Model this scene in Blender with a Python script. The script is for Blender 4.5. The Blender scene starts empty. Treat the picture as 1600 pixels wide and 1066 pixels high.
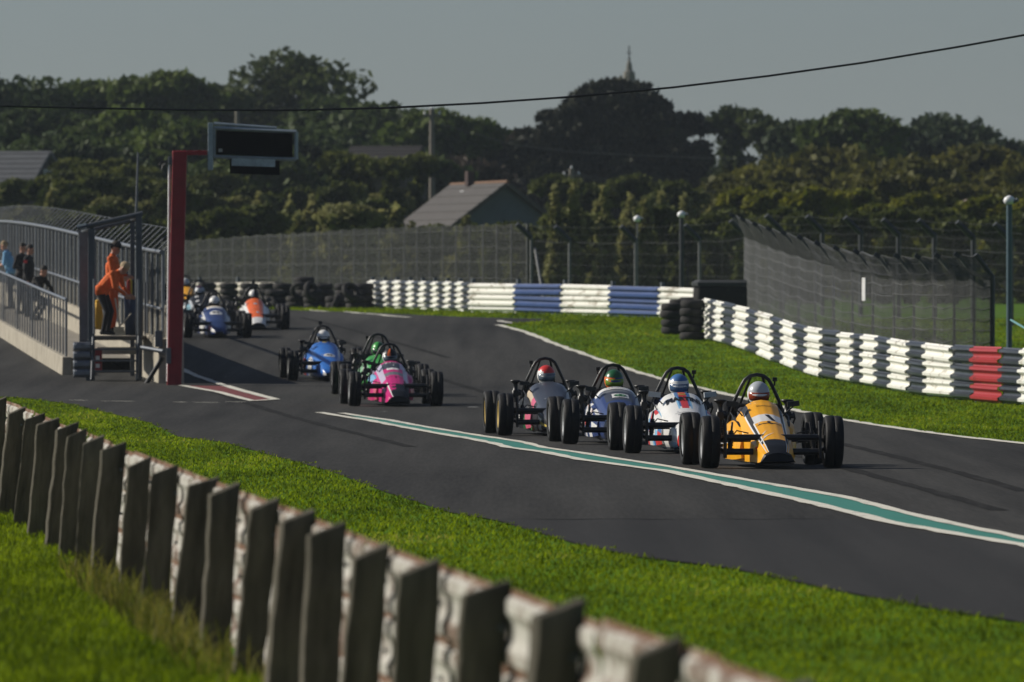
import bpy, math, random
import numpy as np
from mathutils import Vector, Matrix, Euler
from mathutils.bvhtree import BVHTree

random.seed(7); RNG = np.random.default_rng(7)
SC = bpy.context.scene; COL = SC.collection
R = math.radians

# ------------------------------------------------------------------ camera, sky, sun, exposure
FPX, HC, YH = 13333.33, 1.95, 460.0        # focal length in photo pixels (300 mm lens), eye height, horizon row
cam_d = bpy.data.cameras.new('camera'); cam = bpy.data.objects.new('camera', cam_d); COL.objects.link(cam)
cam_d.sensor_width = 36; cam_d.lens = 300; cam_d.clip_start = 0.5; cam_d.clip_end = 9000
cam.location = (0, 0, HC); cam.rotation_euler = (R(90) - math.atan((533 - YH) / FPX), 0, 0)
cam_d.dof.use_dof = True; cam_d.dof.focus_distance = 98; cam_d.dof.aperture_fstop = 5.8
SC.camera = cam

SUN_EL, SUN_IN = 31.0, 18.0                # elevation; how far the sun stands into the scene from due left
sx, sy, sz = -math.cos(R(SUN_IN)) * math.cos(R(SUN_EL)), math.sin(R(SUN_IN)) * math.cos(R(SUN_EL)), math.sin(R(SUN_EL))
world = bpy.data.worlds.new('World'); SC.world = world; world.use_nodes = True
wn = world.node_tree; wn.nodes.clear()
sky = wn.nodes.new('ShaderNodeTexSky'); sky.sky_type = 'NISHITA'; sky.sun_disc = False
sky.sun_elevation = R(SUN_EL); sky.sun_rotation = math.atan2(sx, sy); sky.air_density = 1.0; sky.dust_density = 0.6; sky.ozone_density = 3.0
hsv = wn.nodes.new('ShaderNodeHueSaturation'); hsv.inputs['Saturation'].default_value = 0.75
bg = wn.nodes.new('ShaderNodeBackground'); bg.inputs['Strength'].default_value = 0.047
wo = wn.nodes.new('ShaderNodeOutputWorld')
tint = wn.nodes.new('ShaderNodeMix'); tint.data_type = 'RGBA'; tint.blend_type = 'MULTIPLY'; tint.inputs['Factor'].default_value = 1; tint.inputs['B'].default_value = (.865, .985, 1.20, 1)   # thin grey-blue high cloud
wn.links.new(sky.outputs[0], tint.inputs['A']); wn.links.new(tint.outputs['Result'], hsv.inputs['Color']); wn.links.new(hsv.outputs[0], bg.inputs['Color']); wn.links.new(bg.outputs[0], wo.inputs['Surface'])
sun_d = bpy.data.lights.new('sun', 'SUN'); sun = bpy.data.objects.new('sun', sun_d); COL.objects.link(sun)
sun_d.energy = 5.0; sun_d.angle = R(0.6); sun_d.color = (1.0, 0.93, 0.82)
sun.rotation_euler = Vector((sx, sy, sz)).to_track_quat('Z', 'Y').to_euler(); sun.location = (-60, 60, 80)
SC.view_settings.view_transform = 'Standard'; SC.view_settings.look = 'None'
SC.view_settings.gamma = 1.0; SC.view_settings.use_curve_mapping = False
SC.view_settings.exposure = 0.0
SC.cycles.use_denoising = True
SC.cycles.max_bounces = 5; SC.cycles.diffuse_bounces = 3; SC.cycles.glossy_bounces = 3; SC.cycles.transparent_max_bounces = 12
SC.render.film_transparent = False

# ------------------------------------------------------------------ helpers
_M = {}
def mat(name, col=(.5, .5, .5), rough=.6, metal=0., var=.12, scale=6., bump=0., spec=.4, coat=0., col2=None, thr=None, coords='Object', bscale=None, stretch=None):
    """Principled paint with noise-driven colour variation (or a second colour in patches) and fine relief."""
    if name in _M: return _M[name]
    m = bpy.data.materials.new(name); m.use_nodes = True; nt = m.node_tree; N, L = nt.nodes, nt.links
    b = N['Principled BSDF']
    b.inputs['Roughness'].default_value = rough; b.inputs['Metallic'].default_value = metal
    b.inputs['Specular IOR Level'].default_value = spec; b.inputs['Coat Weight'].default_value = coat
    tc = N.new('ShaderNodeTexCoord'); src = tc.outputs[coords]
    if stretch:
        mp = N.new('ShaderNodeMapping'); mp.inputs['Scale'].default_value = stretch; L.new(src, mp.inputs[0]); src = mp.outputs[0]
    oi = N.new('ShaderNodeObjectInfo'); mu = N.new('ShaderNodeMath'); mu.operation = 'MULTIPLY'; mu.inputs[1].default_value = 31.7; L.new(oi.outputs['Random'], mu.inputs[0])
    va = N.new('ShaderNodeVectorMath'); L.new(src, va.inputs[0]); L.new(mu.outputs[0], va.inputs[1]); src = va.outputs[0]      # no two copies wear alike
    no = N.new('ShaderNodeTexNoise'); no.inputs['Scale'].default_value = scale; no.inputs['Detail'].default_value = 6; no.inputs['Roughness'].default_value = .65
    L.new(src, no.inputs['Vector'])
    rp = N.new('ShaderNodeValToRGB')
    if col2 is None:
        a = [max(0, c * (1 - var)) for c in col]; c2 = [min(1, c * (1 + var)) for c in col]
        rp.color_ramp.elements[0].position = .3; rp.color_ramp.elements[1].position = .7
        rp.color_ramp.elements[0].color = (*a, 1); rp.color_ramp.elements[1].color = (*c2, 1)
    else:
        t = thr if thr else .55
        rp.color_ramp.elements[0].position = t - .04; rp.color_ramp.elements[1].position = t + .06
        rp.color_ramp.elements[0].color = (*col, 1); rp.color_ramp.elements[1].color = (*col2, 1)
    L.new(no.outputs['Fac'], rp.inputs[0]); L.new(rp.outputs[0], b.inputs['Base Color'])
    if bump:
        n2 = N.new('ShaderNodeTexNoise'); n2.inputs['Scale'].default_value = bscale or scale * 6; n2.inputs['Detail'].default_value = 4
        L.new(src, n2.inputs['Vector'])
        bp = N.new('ShaderNodeBump'); bp.inputs['Strength'].default_value = bump; bp.inputs['Distance'].default_value = .02
        L.new(n2.outputs['Fac'], bp.inputs['Height']); L.new(bp.outputs[0], b.inputs['Normal'])
    _M[name] = m; return m

def _ygrid():
    a = np.concatenate([np.arange(-20, 120, 5.), np.arange(120, 300, 1.), np.arange(300, 520, 10.), np.array([520, 560, 620, 700, 900, 1400, 2500, 4500.])])
    return a
YG = _ygrid()
_kz = np.array([(-20, 0), (126, 0), (135, .015), (143, .05), (154, .13), (165, .26), (180, .54), (199, .92), (208, 1.09), (220, 1.28), (232, 1.43), (250, 1.53), (280, 1.58), (320, 1.7), (420, 2.4), (520, 3.2), (900, 6), (4500, 14)], float)
def _smooth(Y):
    o = np.zeros_like(Y, dtype=float)
    for d in (-4, -2, 0, 2, 4): o += np.interp(Y + d, _kz[:, 0], _kz[:, 1])
    return o / 5
ZG = _smooth(YG)
def zg(Y): return float(np.interp(Y, YG, ZG))
def zga(Y): return np.interp(Y, YG, ZG)
def WX(px, D): return (px - 800.) * D / FPX
def WZ(py, D): return HC + (YH - py) * D / FPX
def hit(px, py):
    """Where the sight line of a photo pixel meets the ground."""
    lo, hi = 20., 300.
    for _ in range(50):
        m = (lo + hi) / 2
        if YH + (HC - zg(m)) * FPX / m > py: lo = m
        else: hi = m
    return WX(px, lo), lo

class MB:
    def __init__(s): s.v = []; s.f = []; s.m = []; s.s = []
    def add(s, v, f, mi=0, sm=False):
        o = len(s.v); s.v += [tuple(p) for p in v]
        for q in f: s.f.append(tuple(i + o for i in q)); s.m.append(mi); s.s.append(sm)
        return s
    def box(s, c, d, mi=0, M=None):
        x, y, z = d[0] / 2, d[1] / 2, d[2] / 2
        v = [Vector((i * x, j * y, k * z)) for i in (-1, 1) for j in (-1, 1) for k in (-1, 1)]
        if M is not None: v = [M @ p for p in v]
        v = [p + Vector(c) for p in v]
        return s.add(v, [(0, 1, 3, 2), (4, 6, 7, 5), (0, 4, 5, 1), (2, 3, 7, 6), (0, 2, 6, 4), (1, 5, 7, 3)], mi)
    def tube(s, P, r, n=8, mi=0, closed=False, sm=True):
        P = [Vector(p) for p in P]; k = len(P)
        rr = r if isinstance(r, (list, tuple)) else [r] * k
        rings = []; up = None
        for i in range(k):
            a = P[(i - 1) % k] if (closed or i > 0) else P[i]; b = P[(i + 1) % k] if (closed or i < k - 1) else P[i]
            t = (b - a).normalized()
            if up is None: up = Vector((0, 0, 1)) if abs(t.z) < .9 else Vector((0, 1, 0))
            u = t.cross(up).normalized(); w = u.cross(t).normalized(); up = w
            rings.append([P[i] + (u * math.cos(2 * math.pi * j / n) + w * math.sin(2 * math.pi * j / n)) * rr[i] for j in range(n)])
        v = [p for q in rings for p in q]; f = []
        for i in range(k if closed else k - 1):
            i2 = (i + 1) % k
            for j in range(n): f.append((i * n + j, i * n + (j + 1) % n, i2 * n + (j + 1) % n, i2 * n + j))
        s.add(v, f, mi, sm)
        if not closed:
            s.add(rings[0], [tuple(range(n))[::-1]], mi); s.add(rings[-1], [tuple(range(n))], mi)
        return s
    def lathe(s, prof, axis='X', n=24, c=(0, 0, 0), mi=0, sm=True, close=False):
        v = []; f = []; k = len(prof); c = Vector(c)
        for h, r in prof:
            for j in range(n):
                a = 2 * math.pi * j / n; p, q = r * math.cos(a), r * math.sin(a)
                v.append(c + Vector({'X': (h, p, q), 'Y': (p, h, q), 'Z': (p, q, h)}[axis]))
        for i in range(k if close else k - 1):
            i2 = (i + 1) % k
            for j in range(n): f.append((i * n + j, i2 * n + j, i2 * n + (j + 1) % n, i * n + (j + 1) % n))
        return s.add(v, f, mi, sm)
    def loft(s, rings, mi=0, caps=True, sm=False, fm=None):
        n = len(rings[0]); v = [p for q in rings for p in q]; o = len(s.v); s.v += [tuple(p) for p in v]
        for i in range(len(rings) - 1):
            for j in range(n):
                s.f.append((o + i * n + j, o + i * n + (j + 1) % n, o + (i + 1) * n + (j + 1) % n, o + (i + 1) * n + j))
                s.m.append(fm(i, j) if fm else mi); s.s.append(sm)
        if caps:
            for i, rev in ((0, True), (len(rings) - 1, False)):
                q = [o + i * n + j for j in range(n)]; s.f.append(tuple(q[::-1] if rev else q)); s.m.append(fm(min(i, len(rings) - 2), 0) if fm else mi); s.s.append(False)
        return s
    def mesh(s, name, mats):
        me = bpy.data.meshes.new(name); me.from_pydata(s.v, [], s.f)
        for m in (mats if isinstance(mats, (list, tuple)) else [mats]): me.materials.append(m)
        me.polygons.foreach_set('material_index', s.m); me.polygons.foreach_set('use_smooth', s.s)
        me.update(); return me
    def build(s, name, mats, parent=None, bev=0, loc=None, rot=None):
        return ob(name, s.mesh(name, mats), parent, loc, rot, bev)

def ob(name, me, parent=None, loc=None, rot=None, bev=0, scale=None):
    o = bpy.data.objects.new(name, me); COL.objects.link(o)
    if parent is not None: o.parent = parent
    if loc is not None: o.location = loc
    if rot is not None: o.rotation_euler = rot
    if scale is not None: o.scale = scale
    if bev:
        md = o.modifiers.new('edge', 'BEVEL'); md.width = bev; md.segments = 1; md.limit_method = 'ANGLE'; md.angle_limit = R(40)
    return o
def thing(name, label, cat, loc=(0, 0, 0), rot=(0, 0, 0), group=None):
    o = bpy.data.objects.new(name, None); COL.objects.link(o); o.location = loc; o.rotation_euler = rot; o.empty_display_size = .2
    return tag(o, label, cat, group)
def tag(o, label, cat, group=None):
    o['label'] = label; o['category'] = cat
    if group: o['group'] = group
    return o
def struct(o): o['kind'] = 'structure'; return o
def stuff(o): o['kind'] = 'stuff'; return o
def fast_mesh(name, V, Fq, m, attr=None):
    """numpy vertices + faces of equal size -> mesh"""
    me = bpy.data.meshes.new(name); V = np.asarray(V, np.float32); Fq = np.asarray(Fq, np.int32); k = Fq.shape[1]
    me.vertices.add(len(V)); me.vertices.foreach_set('co', V.ravel())
    me.loops.add(Fq.size); me.loops.foreach_set('vertex_index', Fq.ravel())
    me.polygons.add(len(Fq)); me.polygons.foreach_set('loop_start', np.arange(0, Fq.size, k, dtype=np.int32))
    me.update(calc_edges=True)
    if attr is not None:
        a = me.attributes.new('tone', 'FLOAT', 'POINT'); a.data.foreach_set('value', np.asarray(attr, np.float32))
    me.materials.append(m); return me
# ------------------------------------------------------------------ materials of the setting
def asphalt_mat(name, ca=(.0115, .0113, .0108), cb=(.056, .0547, .0505), gr=.25):
    m = bpy.data.materials.new(name); m.use_nodes = True; N, L = m.node_tree.nodes, m.node_tree.links
    b = N['Principled BSDF']; b.inputs['Roughness'].default_value = .9; b.inputs['Specular IOR Level'].default_value = .12
    tc = N.new('ShaderNodeTexCoord')
    def noise(sc, st, det=5):
        mp = N.new('ShaderNodeMapping'); mp.inputs['Scale'].default_value = st; L.new(tc.outputs['Object'], mp.inputs[0])
        n = N.new('ShaderNodeTexNoise'); n.inputs['Scale'].default_value = sc; n.inputs['Detail'].default_value = det; L.new(mp.outputs[0], n.inputs['Vector']); return n
    big = noise(1., (.35, .035, 1)); streak = noise(1., (2.2, .05, 1), 6); fine = noise(45., (1, .35, 1), 3); grain = noise(1., (26, .8, 1), 5)
    r = N.new('ShaderNodeValToRGB'); r.color_ramp.elements[0].position = .36; r.color_ramp.elements[1].position = .68
    r.color_ramp.elements[0].color = (*ca, 1); r.color_ramp.elements[1].color = (*cb, 1)
    a = N.new('ShaderNodeMath'); a.operation = 'MULTIPLY_ADD'; a.inputs[1].default_value = .42; L.new(big.outputs['Fac'], a.inputs[0])
    c = N.new('ShaderNodeMath'); c.operation = 'MULTIPLY_ADD'; c.inputs[1].default_value = .36; L.new(streak.outputs['Fac'], c.inputs[0])
    d = N.new('ShaderNodeMath'); d.operation = 'MULTIPLY'; d.inputs[1].default_value = gr; L.new(grain.outputs['Fac'], d.inputs[0])
    L.new(d.outputs[0], c.inputs[2]); L.new(c.outputs[0], a.inputs[2]); L.new(a.outputs[0], r.inputs[0])
    # pale rubbed flecks of old paint and chippings, longer along the track
    fl = noise(1., (1.1, .22, 1), 8); fr = N.new('ShaderNodeValToRGB'); fr.color_ramp.elements[0].position = .735; fr.color_ramp.elements[1].position = .77
    L.new(fl.outputs['Fac'], fr.inputs[0])
    mx = N.new('ShaderNodeMix'); mx.data_type = 'RGBA'; mx.inputs['B'].default_value = (.17, .17, .165, 1)
    L.new(fr.outputs[0], mx.inputs['Factor']); L.new(r.outputs[0], mx.inputs['A']); L.new(mx.outputs['Result'], b.inputs['Base Color'])
    bp = N.new('ShaderNodeBump'); bp.inputs['Strength'].default_value = .35; bp.inputs['Distance'].default_value = .01
    L.new(fine.outputs['Fac'], bp.inputs['Height']); L.new(bp.outputs[0], b.inputs['Normal'])
    return m
M_ASPH = asphalt_mat('asphalt'); M_ASPH2 = asphalt_mat('asphalt_relaid', (.022, .022, .022), (.048, .0475, .046), .12)
def leafy(name, dark, light, trans=.35, scale=.5, attr=True, rough=.6, spec=.10, patch=.55, stretch=None, dry=None):
    """Two-sided leaf / blade surface: diffuse plus light let through, tone from noise and a per-leaf value."""
    m = bpy.data.materials.new(name); m.use_nodes = True; N, L = m.node_tree.nodes, m.node_tree.links
    b = N['Principled BSDF']; b.inputs['Roughness'].default_value = rough; b.inputs['Specular IOR Level'].default_value = spec
    tc = N.new('ShaderNodeTexCoord'); n = N.new('ShaderNodeTexNoise'); n.inputs['Scale'].default_value = scale; n.inputs['Detail'].default_value = 5; n.inputs['Roughness'].default_value = .7
    sm_ = tc.outputs['Object']
    if stretch:
        mp = N.new('ShaderNodeMapping'); mp.inputs['Scale'].default_value = stretch; L.new(sm_, mp.inputs[0]); sm_ = mp.outputs[0]
    L.new(sm_, n.inputs['Vector'])
    mr = N.new('ShaderNodeMapRange'); mr.inputs['From Min'].default_value = .32; mr.inputs['From Max'].default_value = .68; L.new(n.outputs['Fac'], mr.inputs['Value'])
    at = N.new('ShaderNodeAttribute'); at.attribute_name = 'tone'
    ad = N.new('ShaderNodeMath'); ad.operation = 'MULTIPLY_ADD'; ad.inputs[1].default_value = 1.1 - patch
    L.new(at.outputs['Fac'], ad.inputs[0]); s2 = N.new('ShaderNodeMath'); s2.operation = 'MULTIPLY'; s2.inputs[1].default_value = patch
    L.new(mr.outputs[0], s2.inputs[0]); L.new(s2.outputs[0], ad.inputs[2])
    r = N.new('ShaderNodeValToRGB'); r.color_ramp.elements[0].position = .2; r.color_ramp.elements[1].position = .85
    r.color_ramp.elements[0].color = (*dark, 1); r.color_ramp.elements[1].color = (*light, 1); L.new(ad.outputs[0], r.inputs[0])
    if dry: e_ = r.color_ramp.elements.new(1.0); e_.color = (*dry, 1)
    L.new(r.outputs[0], b.inputs['Base Color'])
    t = N.new('ShaderNodeBsdfTranslucent'); L.new(r.outputs[0], t.inputs['Color'])
    mx = N.new('ShaderNodeMixShader'); mx.inputs[0].default_value = trans
    L.new(b.outputs[0], mx.inputs[1]); L.new(t.outputs[0], mx.inputs[2]); L.new(mx.outputs[0], N['Material Output'].inputs['Surface'])
    return m
M_BLADE = leafy('grass_blade', (.045, .080, .003), (.235, .315, .008), .58, 1., spec=.05, patch=.62, stretch=(.55, .10, 1), dry=(.36, .34, .06))
M_TURF = mat('turf', (.065, .14, .001), .95, var=.45, scale=.8, bump=.6, bscale=30, spec=.1)
M_WHITE = mat('road_paint_white', (.66, .64, .55), .75, col2=(.30, .29, .26), thr=.60, scale=5, spec=.2)
M_GREEN = mat('road_paint_green', (.045, .205, .165), .75, col2=(.035, .10, .085), thr=.64, scale=3.5, spec=.2)
M_RED = mat('road_paint_red', (.17, .045, .045), .8, col2=(.09, .045, .045), thr=.58, scale=6, spec=.2)
M_CONC = mat('concrete', (.34, .31, .25), .9, var=.28, scale=2.2, bump=.35, spec=.2)
M_GALV = mat('galvanised', (.17, .185, .205), .45, metal=.6, var=.2, scale=9, bump=.05)
M_STEEL = mat('grey_steel', (.10, .112, .125), .5, metal=.3, var=.2, scale=6)
M_BLACK = mat('black_metal', (.012, .012, .013), .42, var=.3, scale=10, spec=.5)
M_RUB = mat('tyre_rubber', (.009, .009, .0095), .6, var=.3, scale=14, bump=.25, spec=.22)
M_OLDRUB = mat('old_rubber', (.026, .025, .025), .85, col2=(.075, .068, .058), thr=.62, scale=3, bump=.4, spec=.25)
M_TIMBER = mat('weathered_timber', (.092, .084, .066), .95, var=.5, scale=3, bump=.7, bscale=24, spec=.1, stretch=(3, 3, .5))
M_RUSTY = mat('rusty_white_rail', (.40, .385, .345), .75, col2=(.13, .085, .06), thr=.53, scale=3.4, bump=.3, spec=.3, stretch=(2.4, 1, 1))
M_RUSTEDGE = mat('rusty_edge', (.13, .065, .035), .9, col2=(.32, .27, .21), thr=.58, scale=7, bump=.4)
M_RAILW = mat('rail_white', (.74, .735, .68), .55, col2=(.33, .30, .24), thr=.60, scale=2.6, bump=.2, stretch=(2, 1, 1))
M_RAILK = mat('rail_slate', (.032, .038, .050), .42, var=.35, scale=3, bump=.12)
M_RAILB = mat('rail_blue', (.030, .065, .19), .5, var=.25, scale=3, bump=.12)
M_RAILR = mat('rail_red', (.33, .022, .028), .5, col2=(.16, .02, .02), thr=.62, scale=3, bump=.15)
M_YEL = mat('yellow_edge', (.55, .40, .05), .6)

# ------------------------------------------------------------------ ground and track
left_px = [(1600, 976), (1480, 958), (1320, 928), (1140, 890), (1000, 873), (900, 852), (775, 815), (700, 802), (600, 770), (525, 741), (460, 722), (406, 708), (350, 692), (280, 684), (232, 661), (170, 646), (109, 632), (50, 624), (8, 621)]
LE = sorted([hit(*p)[::-1] for p in left_px]); LE = [(20., LE[0][1] + 3.2)] + LE
LEY, LEX = np.array([p[0] for p in LE]), np.array([p[1] for p in LE]); YPIT = LEY[-1]
right_px = [(1600, 694), (1500, 683), (1400, 669), (1300, 653), (1200, 630), (1100, 607), (1000, 582), (950, 565), (900, 548), (860, 533), (825, 519)]
RE = sorted([hit(*p)[::-1] for p in right_px]); YLAST = RE[-1][0]
RE = [(20., RE[0][1] + 8)] + RE + [(213.5, WX(782, 213.5))]
REY, REX = np.array([p[0] for p in RE]), np.array([p[1] for p in RE])
FAR = [(213.5, -.3), (217, .45), (220, .95), (222, .75), (225, -1.3), (229, -2.6), (236, -4.6), (243, -6.4), (250, -8.6), (256, -12.0), (262, -20.)]
FY, FX = np.array([p[0] for p in FAR]), np.array([p[1] for p in FAR])
def road_l(Y): return np.where(Y < YPIT, np.interp(Y, LEY, LEX), -70.)
def road_r(Y): return np.where(Y <= 213.5, np.interp(Y, REY, REX), np.interp(Y, FY, FX))
def strip(name, Ys, XL, XR, dz, m, parent=None):
    V = []; Fq = []
    for y, a, b in zip(Ys, XL, XR): z = zg(y) + dz; V += [(a, y, z), (b, y, z)]
    for i in range(len(Ys) - 1): Fq.append((2 * i, 2 * i + 1, 2 * i + 3, 2 * i + 2))
    return ob(name, fast_mesh(name, V, Fq, m), parent)
XG = np.array([-1500, -300, -120, -60, -30, -15, -8, -4, 0, 4, 8, 15, 30, 60, 120, 300, 1500.])
V = [(x, y, zg(y)) for y in YG for x in XG]; nx = len(XG)
Fq = [(i * nx + j, i * nx + j + 1, (i + 1) * nx + j + 1, (i + 1) * nx + j) for i in range(len(YG) - 1) for j in range(nx - 1)]
ground = struct(ob('ground', fast_mesh('ground', V, Fq, M_TURF)))
Ys = np.unique(np.concatenate([YG[(YG >= 20) & (YG <= 262)], [YPIT - .02, YPIT + .02], LEY[LEY > 20], REY[REY > 20]]))
track = struct(strip('track', Ys, road_l(Ys), road_r(Ys), .012, M_ASPH))

def densify(P, step=.8):
    o = []
    for a, b in zip(P[:-1], P[1:]):
        n = max(1, int(max(abs(b[1] - a[1]), abs(b[0] - a[0])) / step))
        o += [(a[0] + (b[0] - a[0]) * i / n, a[1] + (b[1] - a[1]) * i / n) for i in range(n)]
    return o + [P[-1]]
def ribbon(name, P, w, dz, m, parent, jit=.0):
    P = densify(P); V = []; Fq = []; rn = random.Random(name)
    for i, (x, y) in enumerate(P):
        a, b = P[max(0, i - 1)], P[min(len(P) - 1, i + 1)]; t = Vector((b[0] - a[0], b[1] - a[1])).normalized(); nrm = Vector((t.y, -t.x))
        for s in (-1, 1):
            ww = w / 2 + rn.uniform(-jit, jit); q = (x + nrm.x * s * ww, y + nrm.y * s * ww); V.append((*q, zg(q[1]) + dz))
    for i in range(len(P) - 1): Fq.append((2 * i, 2 * i + 1, 2 * i + 3, 2 * i + 2))
    return ob(name, fast_mesh(name, V, Fq, m), parent)
def between(name, A, B, dz, m, parent):
    A, B = densify(A, .5), densify(B, .5); n = max(len(A), len(B)); V = []
    def rs(P): t = np.linspace(0, len(P) - 1, n); return list(zip(np.interp(t, range(len(P)), [p[0] for p in P]), np.interp(t, range(len(P)), [p[1] for p in P])))
    for p, q in zip(rs(A), rs(B)): V += [(*p, zg(p[1]) + dz), (*q, zg(q[1]) + dz)]
    return ob(name, fast_mesh(name, V, [(2 * i, 2 * i + 1, 2 * i + 3, 2 * i + 2) for i in range(n - 1)], m), parent)
up_px = [(534, 647.5), (607, 658.5), (670, 670), (740, 681.5), (815, 693), (850, 702), (909, 710.5), (1000, 725), (1040, 731), (1160, 752), (1320, 780), (1440, 811), (1500, 824), (1600, 845), (1660, 859)]
lo_px = [(500, 646.5), (579, 659.5), (670, 677), (740, 689), (774, 696), (793, 701.5), (852, 709.5), (909, 721), (1000, 733.5), (1040, 738.5), (1160, 765), (1280, 792), (1388, 819), (1480, 836), (1600, 856), (1660, 870)]
UP, LO = [hit(*p) for p in up_px], [hit(*p) for p in lo_px]
between('green_line', UP, LO[1:], .018, M_GREEN, track)
ribbon('white_line', UP, .13, .024, M_WHITE, track, .018)
ribbon('white_line', LO, .15, .024, M_WHITE, track, .02)
ribbon('white_line', [(road_r(y).item() - .10, y) for y in np.arange(60, 213.5, 1.)], .17, .022, M_WHITE, track, .035)
LOx = lambda Y: np.interp(Y, [p[1] for p in LO][::-1], [p[0] for p in LO][::-1])
Yp = np.concatenate([np.arange(20, 73, 2.), [73.4]]); strip('relaid_tarmac', Yp, np.interp(Yp, LEY, LEX) + .02, [LOx(y) - .12 if y > 66 else LOx(66) + (66 - y) * .115 for y in Yp], .0145, M_ASPH2, track)
ribbon('tar_seam', [(np.interp(73.4, LEY, LEX) + .05 + k * .22, 73.4 + .10 * math.sin(k * 1.7)) for k in range(14)], .10, .0165, mat('tar', (.012, .012, .012), .9, spec=.05), track, .04)
tri = [hit(*p) for p in ((284, 604), (352, 604.5), (431, 626), (396, 628.5), (340, 614))]
between('red_hatching', [tri[1], tri[2]], [tri[0], tri[4], tri[3]], .018, M_RED, track)
ribbon('white_line', [tri[0], tri[4], tri[3]], .15, .024, M_WHITE, track, .01)
ribbon('white_line', [tri[1], tri[2], tri[3]], .17, .027, M_WHITE, track, .01)
ribbon('white_line', [hit(284, 578), hit(310, 590), hit(352, 604)], .14, .024, M_WHITE, track, .02)
for a, b, y in ((158, 208, 628.5), (270, 288, 630), (300, 340, 630.5), (352, 382, 629.5), (108, 135, 627)):
    ribbon('white_dash', [hit(a, y), hit((a + b) / 2, y), hit(b, y + .4)], .12, .02, M_WHITE, track, .02)
for a, b in (((480, 484), (510, 488)), ((540, 488), (570, 491)), ((575, 491), (640, 497)), ((780, 502), (800, 506))):
    ribbon('white_dash', [hit(*a), hit((a[0] + b[0]) / 2, (a[1] + b[1]) / 2 + .5), hit(*b)], .22, .02, M_WHITE, track, .06)
# skid marks
M_SKID = mat('skid_rubber', (.021, .0205, .0198), .9, col2=(.031, .0302, .029), thr=.56, scale=2.2, stretch=(3, .25, 1), spec=.05)
for px0, y0, px1, y1, px2, y2 in ((1560, 800, 1180, 690, 900, 622), (1600, 770, 1330, 690, 1010, 625), (860, 640, 640, 572, 520, 528), (700, 560, 560, 520, 470, 497), (640, 700, 420, 640, 330, 612)):
    a, b, c = hit(px0, y0), hit(px1, y1), hit(px2, y2)
    ribbon('skid_mark', [((1 - q) ** 2 * a[0] + 2 * q * (1 - q) * b[0] + q * q * c[0], (1 - q) ** 2 * a[1] + 2 * q * (1 - q) * b[1] + q * q * c[1]) for q in np.linspace(0, 1, 12)], .17, .0155, M_SKID, track, .02)

# ------------------------------------------------------------------ grass (countless blades: stuff)
def blades(name, pts, hmin, hmax, wbase, m=M_BLADE):
    n = len(pts); rg = RNG
    h = rg.uniform(hmin, hmax, n) * (1 + .6 * (rg.random(n) > .97)); az = rg.uniform(0, 2 * np.pi, n); lean = rg.uniform(.25, 1.25, n)
    w = wbase(pts[:, 1]) * rg.uniform(.7, 1.3, n)
    dx, dy = np.cos(az), np.sin(az); pxv, pyv = -dy, dx
    z0 = zga(pts[:, 1]) - .005
    V = np.zeros((n, 5, 3), np.float32)
    for k, (s, t, ww) in enumerate(((-1, 0, 1), (1, 0, 1), (-1, .55, .75), (1, .55, .75), (0, 1, 0))):
        bend = lean * t * t * h
        V[:, k, 0] = pts[:, 0] + s * pxv * w * ww / 2 + dx * bend; V[:, k, 1] = pts[:, 1] + s * pyv * w * ww / 2 + dy * bend
        V[:, k, 2] = z0 + h * t * (1 - .38 * lean * t)
    b = np.arange(n)[:, None] * 5
    Fq = np.concatenate([b + [0, 1, 3], b + [0, 3, 2], b + [2, 3, 4]], 0)
    tone = np.repeat(rg.random(n), 5)
    return stuff(tag(ob(name, fast_mesh(name, V.reshape(-1, 3), Fq, m, tone)), 'x', 'grass'))
FENCE_A, FENCE_B = 3.06, -.098              # foreground barrier runs along X = A + B*Y
def fence_x(Y): return FENCE_A + FENCE_B * Y
def scatter(n, y0, y1, fl, fr, dens):
    y = RNG.uniform(y0, y1, n * 4); a, b = fl(y), fr(y); wd = np.clip(b - a, 0, None)
    keep = RNG.random(n * 4) < wd * dens(y) / (wd * dens(y)).max(); y, a, wd = y[keep][:n], a[keep][:n], wd[keep][:n]
    return np.stack([a + RNG.random(len(y)) * wd, y], 1)
lim = lambda Y: .0665 * Y + .6
wb = lambda Y: .0042 + Y * .00013
P = scatter(150000, 24, float(YPIT), lambda Y: np.maximum(fence_x(Y) + .05, -lim(Y)), lambda Y: np.minimum(road_l(Y) + .06 * np.sin(Y * 1.1) + .07 * np.sin(Y * 2.7 + 1) + .05 * np.sin(Y * 6.3), lim(Y)), lambda Y: 1 / (Y / 30))
blades('grass', P, .025, .060, wb)['label'] = 'short sunlit green grass between the rusty barrier and the track'
P = scatter(60000, 36, 100, lambda Y: -lim(Y), lambda Y: fence_x(Y) - .1, lambda Y: 1 / (Y / 30))
blades('grass', P, .04, .10, wb)['label'] = 'longer green grass at the lower left in front of the posts'
P = scatter(90000, 100, 222, lambda Y: road_r(Y) + .03 + .08 * np.sin(Y * 1.3) + .07 * np.sin(Y * 3.7), lambda Y: np.minimum(lim(Y), np.interp(Y, [100, 155, 170, 200, 222], [11, 11, 12, 14, 16])), lambda Y: 1 / (Y / 30))
blades('grass', P, .03, .06, wb)['label'] = 'mown green grass between the track edge and the striped barrier on the right'
P = scatter(12000, 214, 262, lambda Y: road_r(Y) + .05, lambda Y: road_r(Y) + np.interp(Y, [214, 222, 262], [5, 6, 5]), lambda Y: 1 / (Y / 30))
blades('grass', P, .05, .11, wb)['label'] = 'thin far strip of grass under the blue and white barrier'
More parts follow.
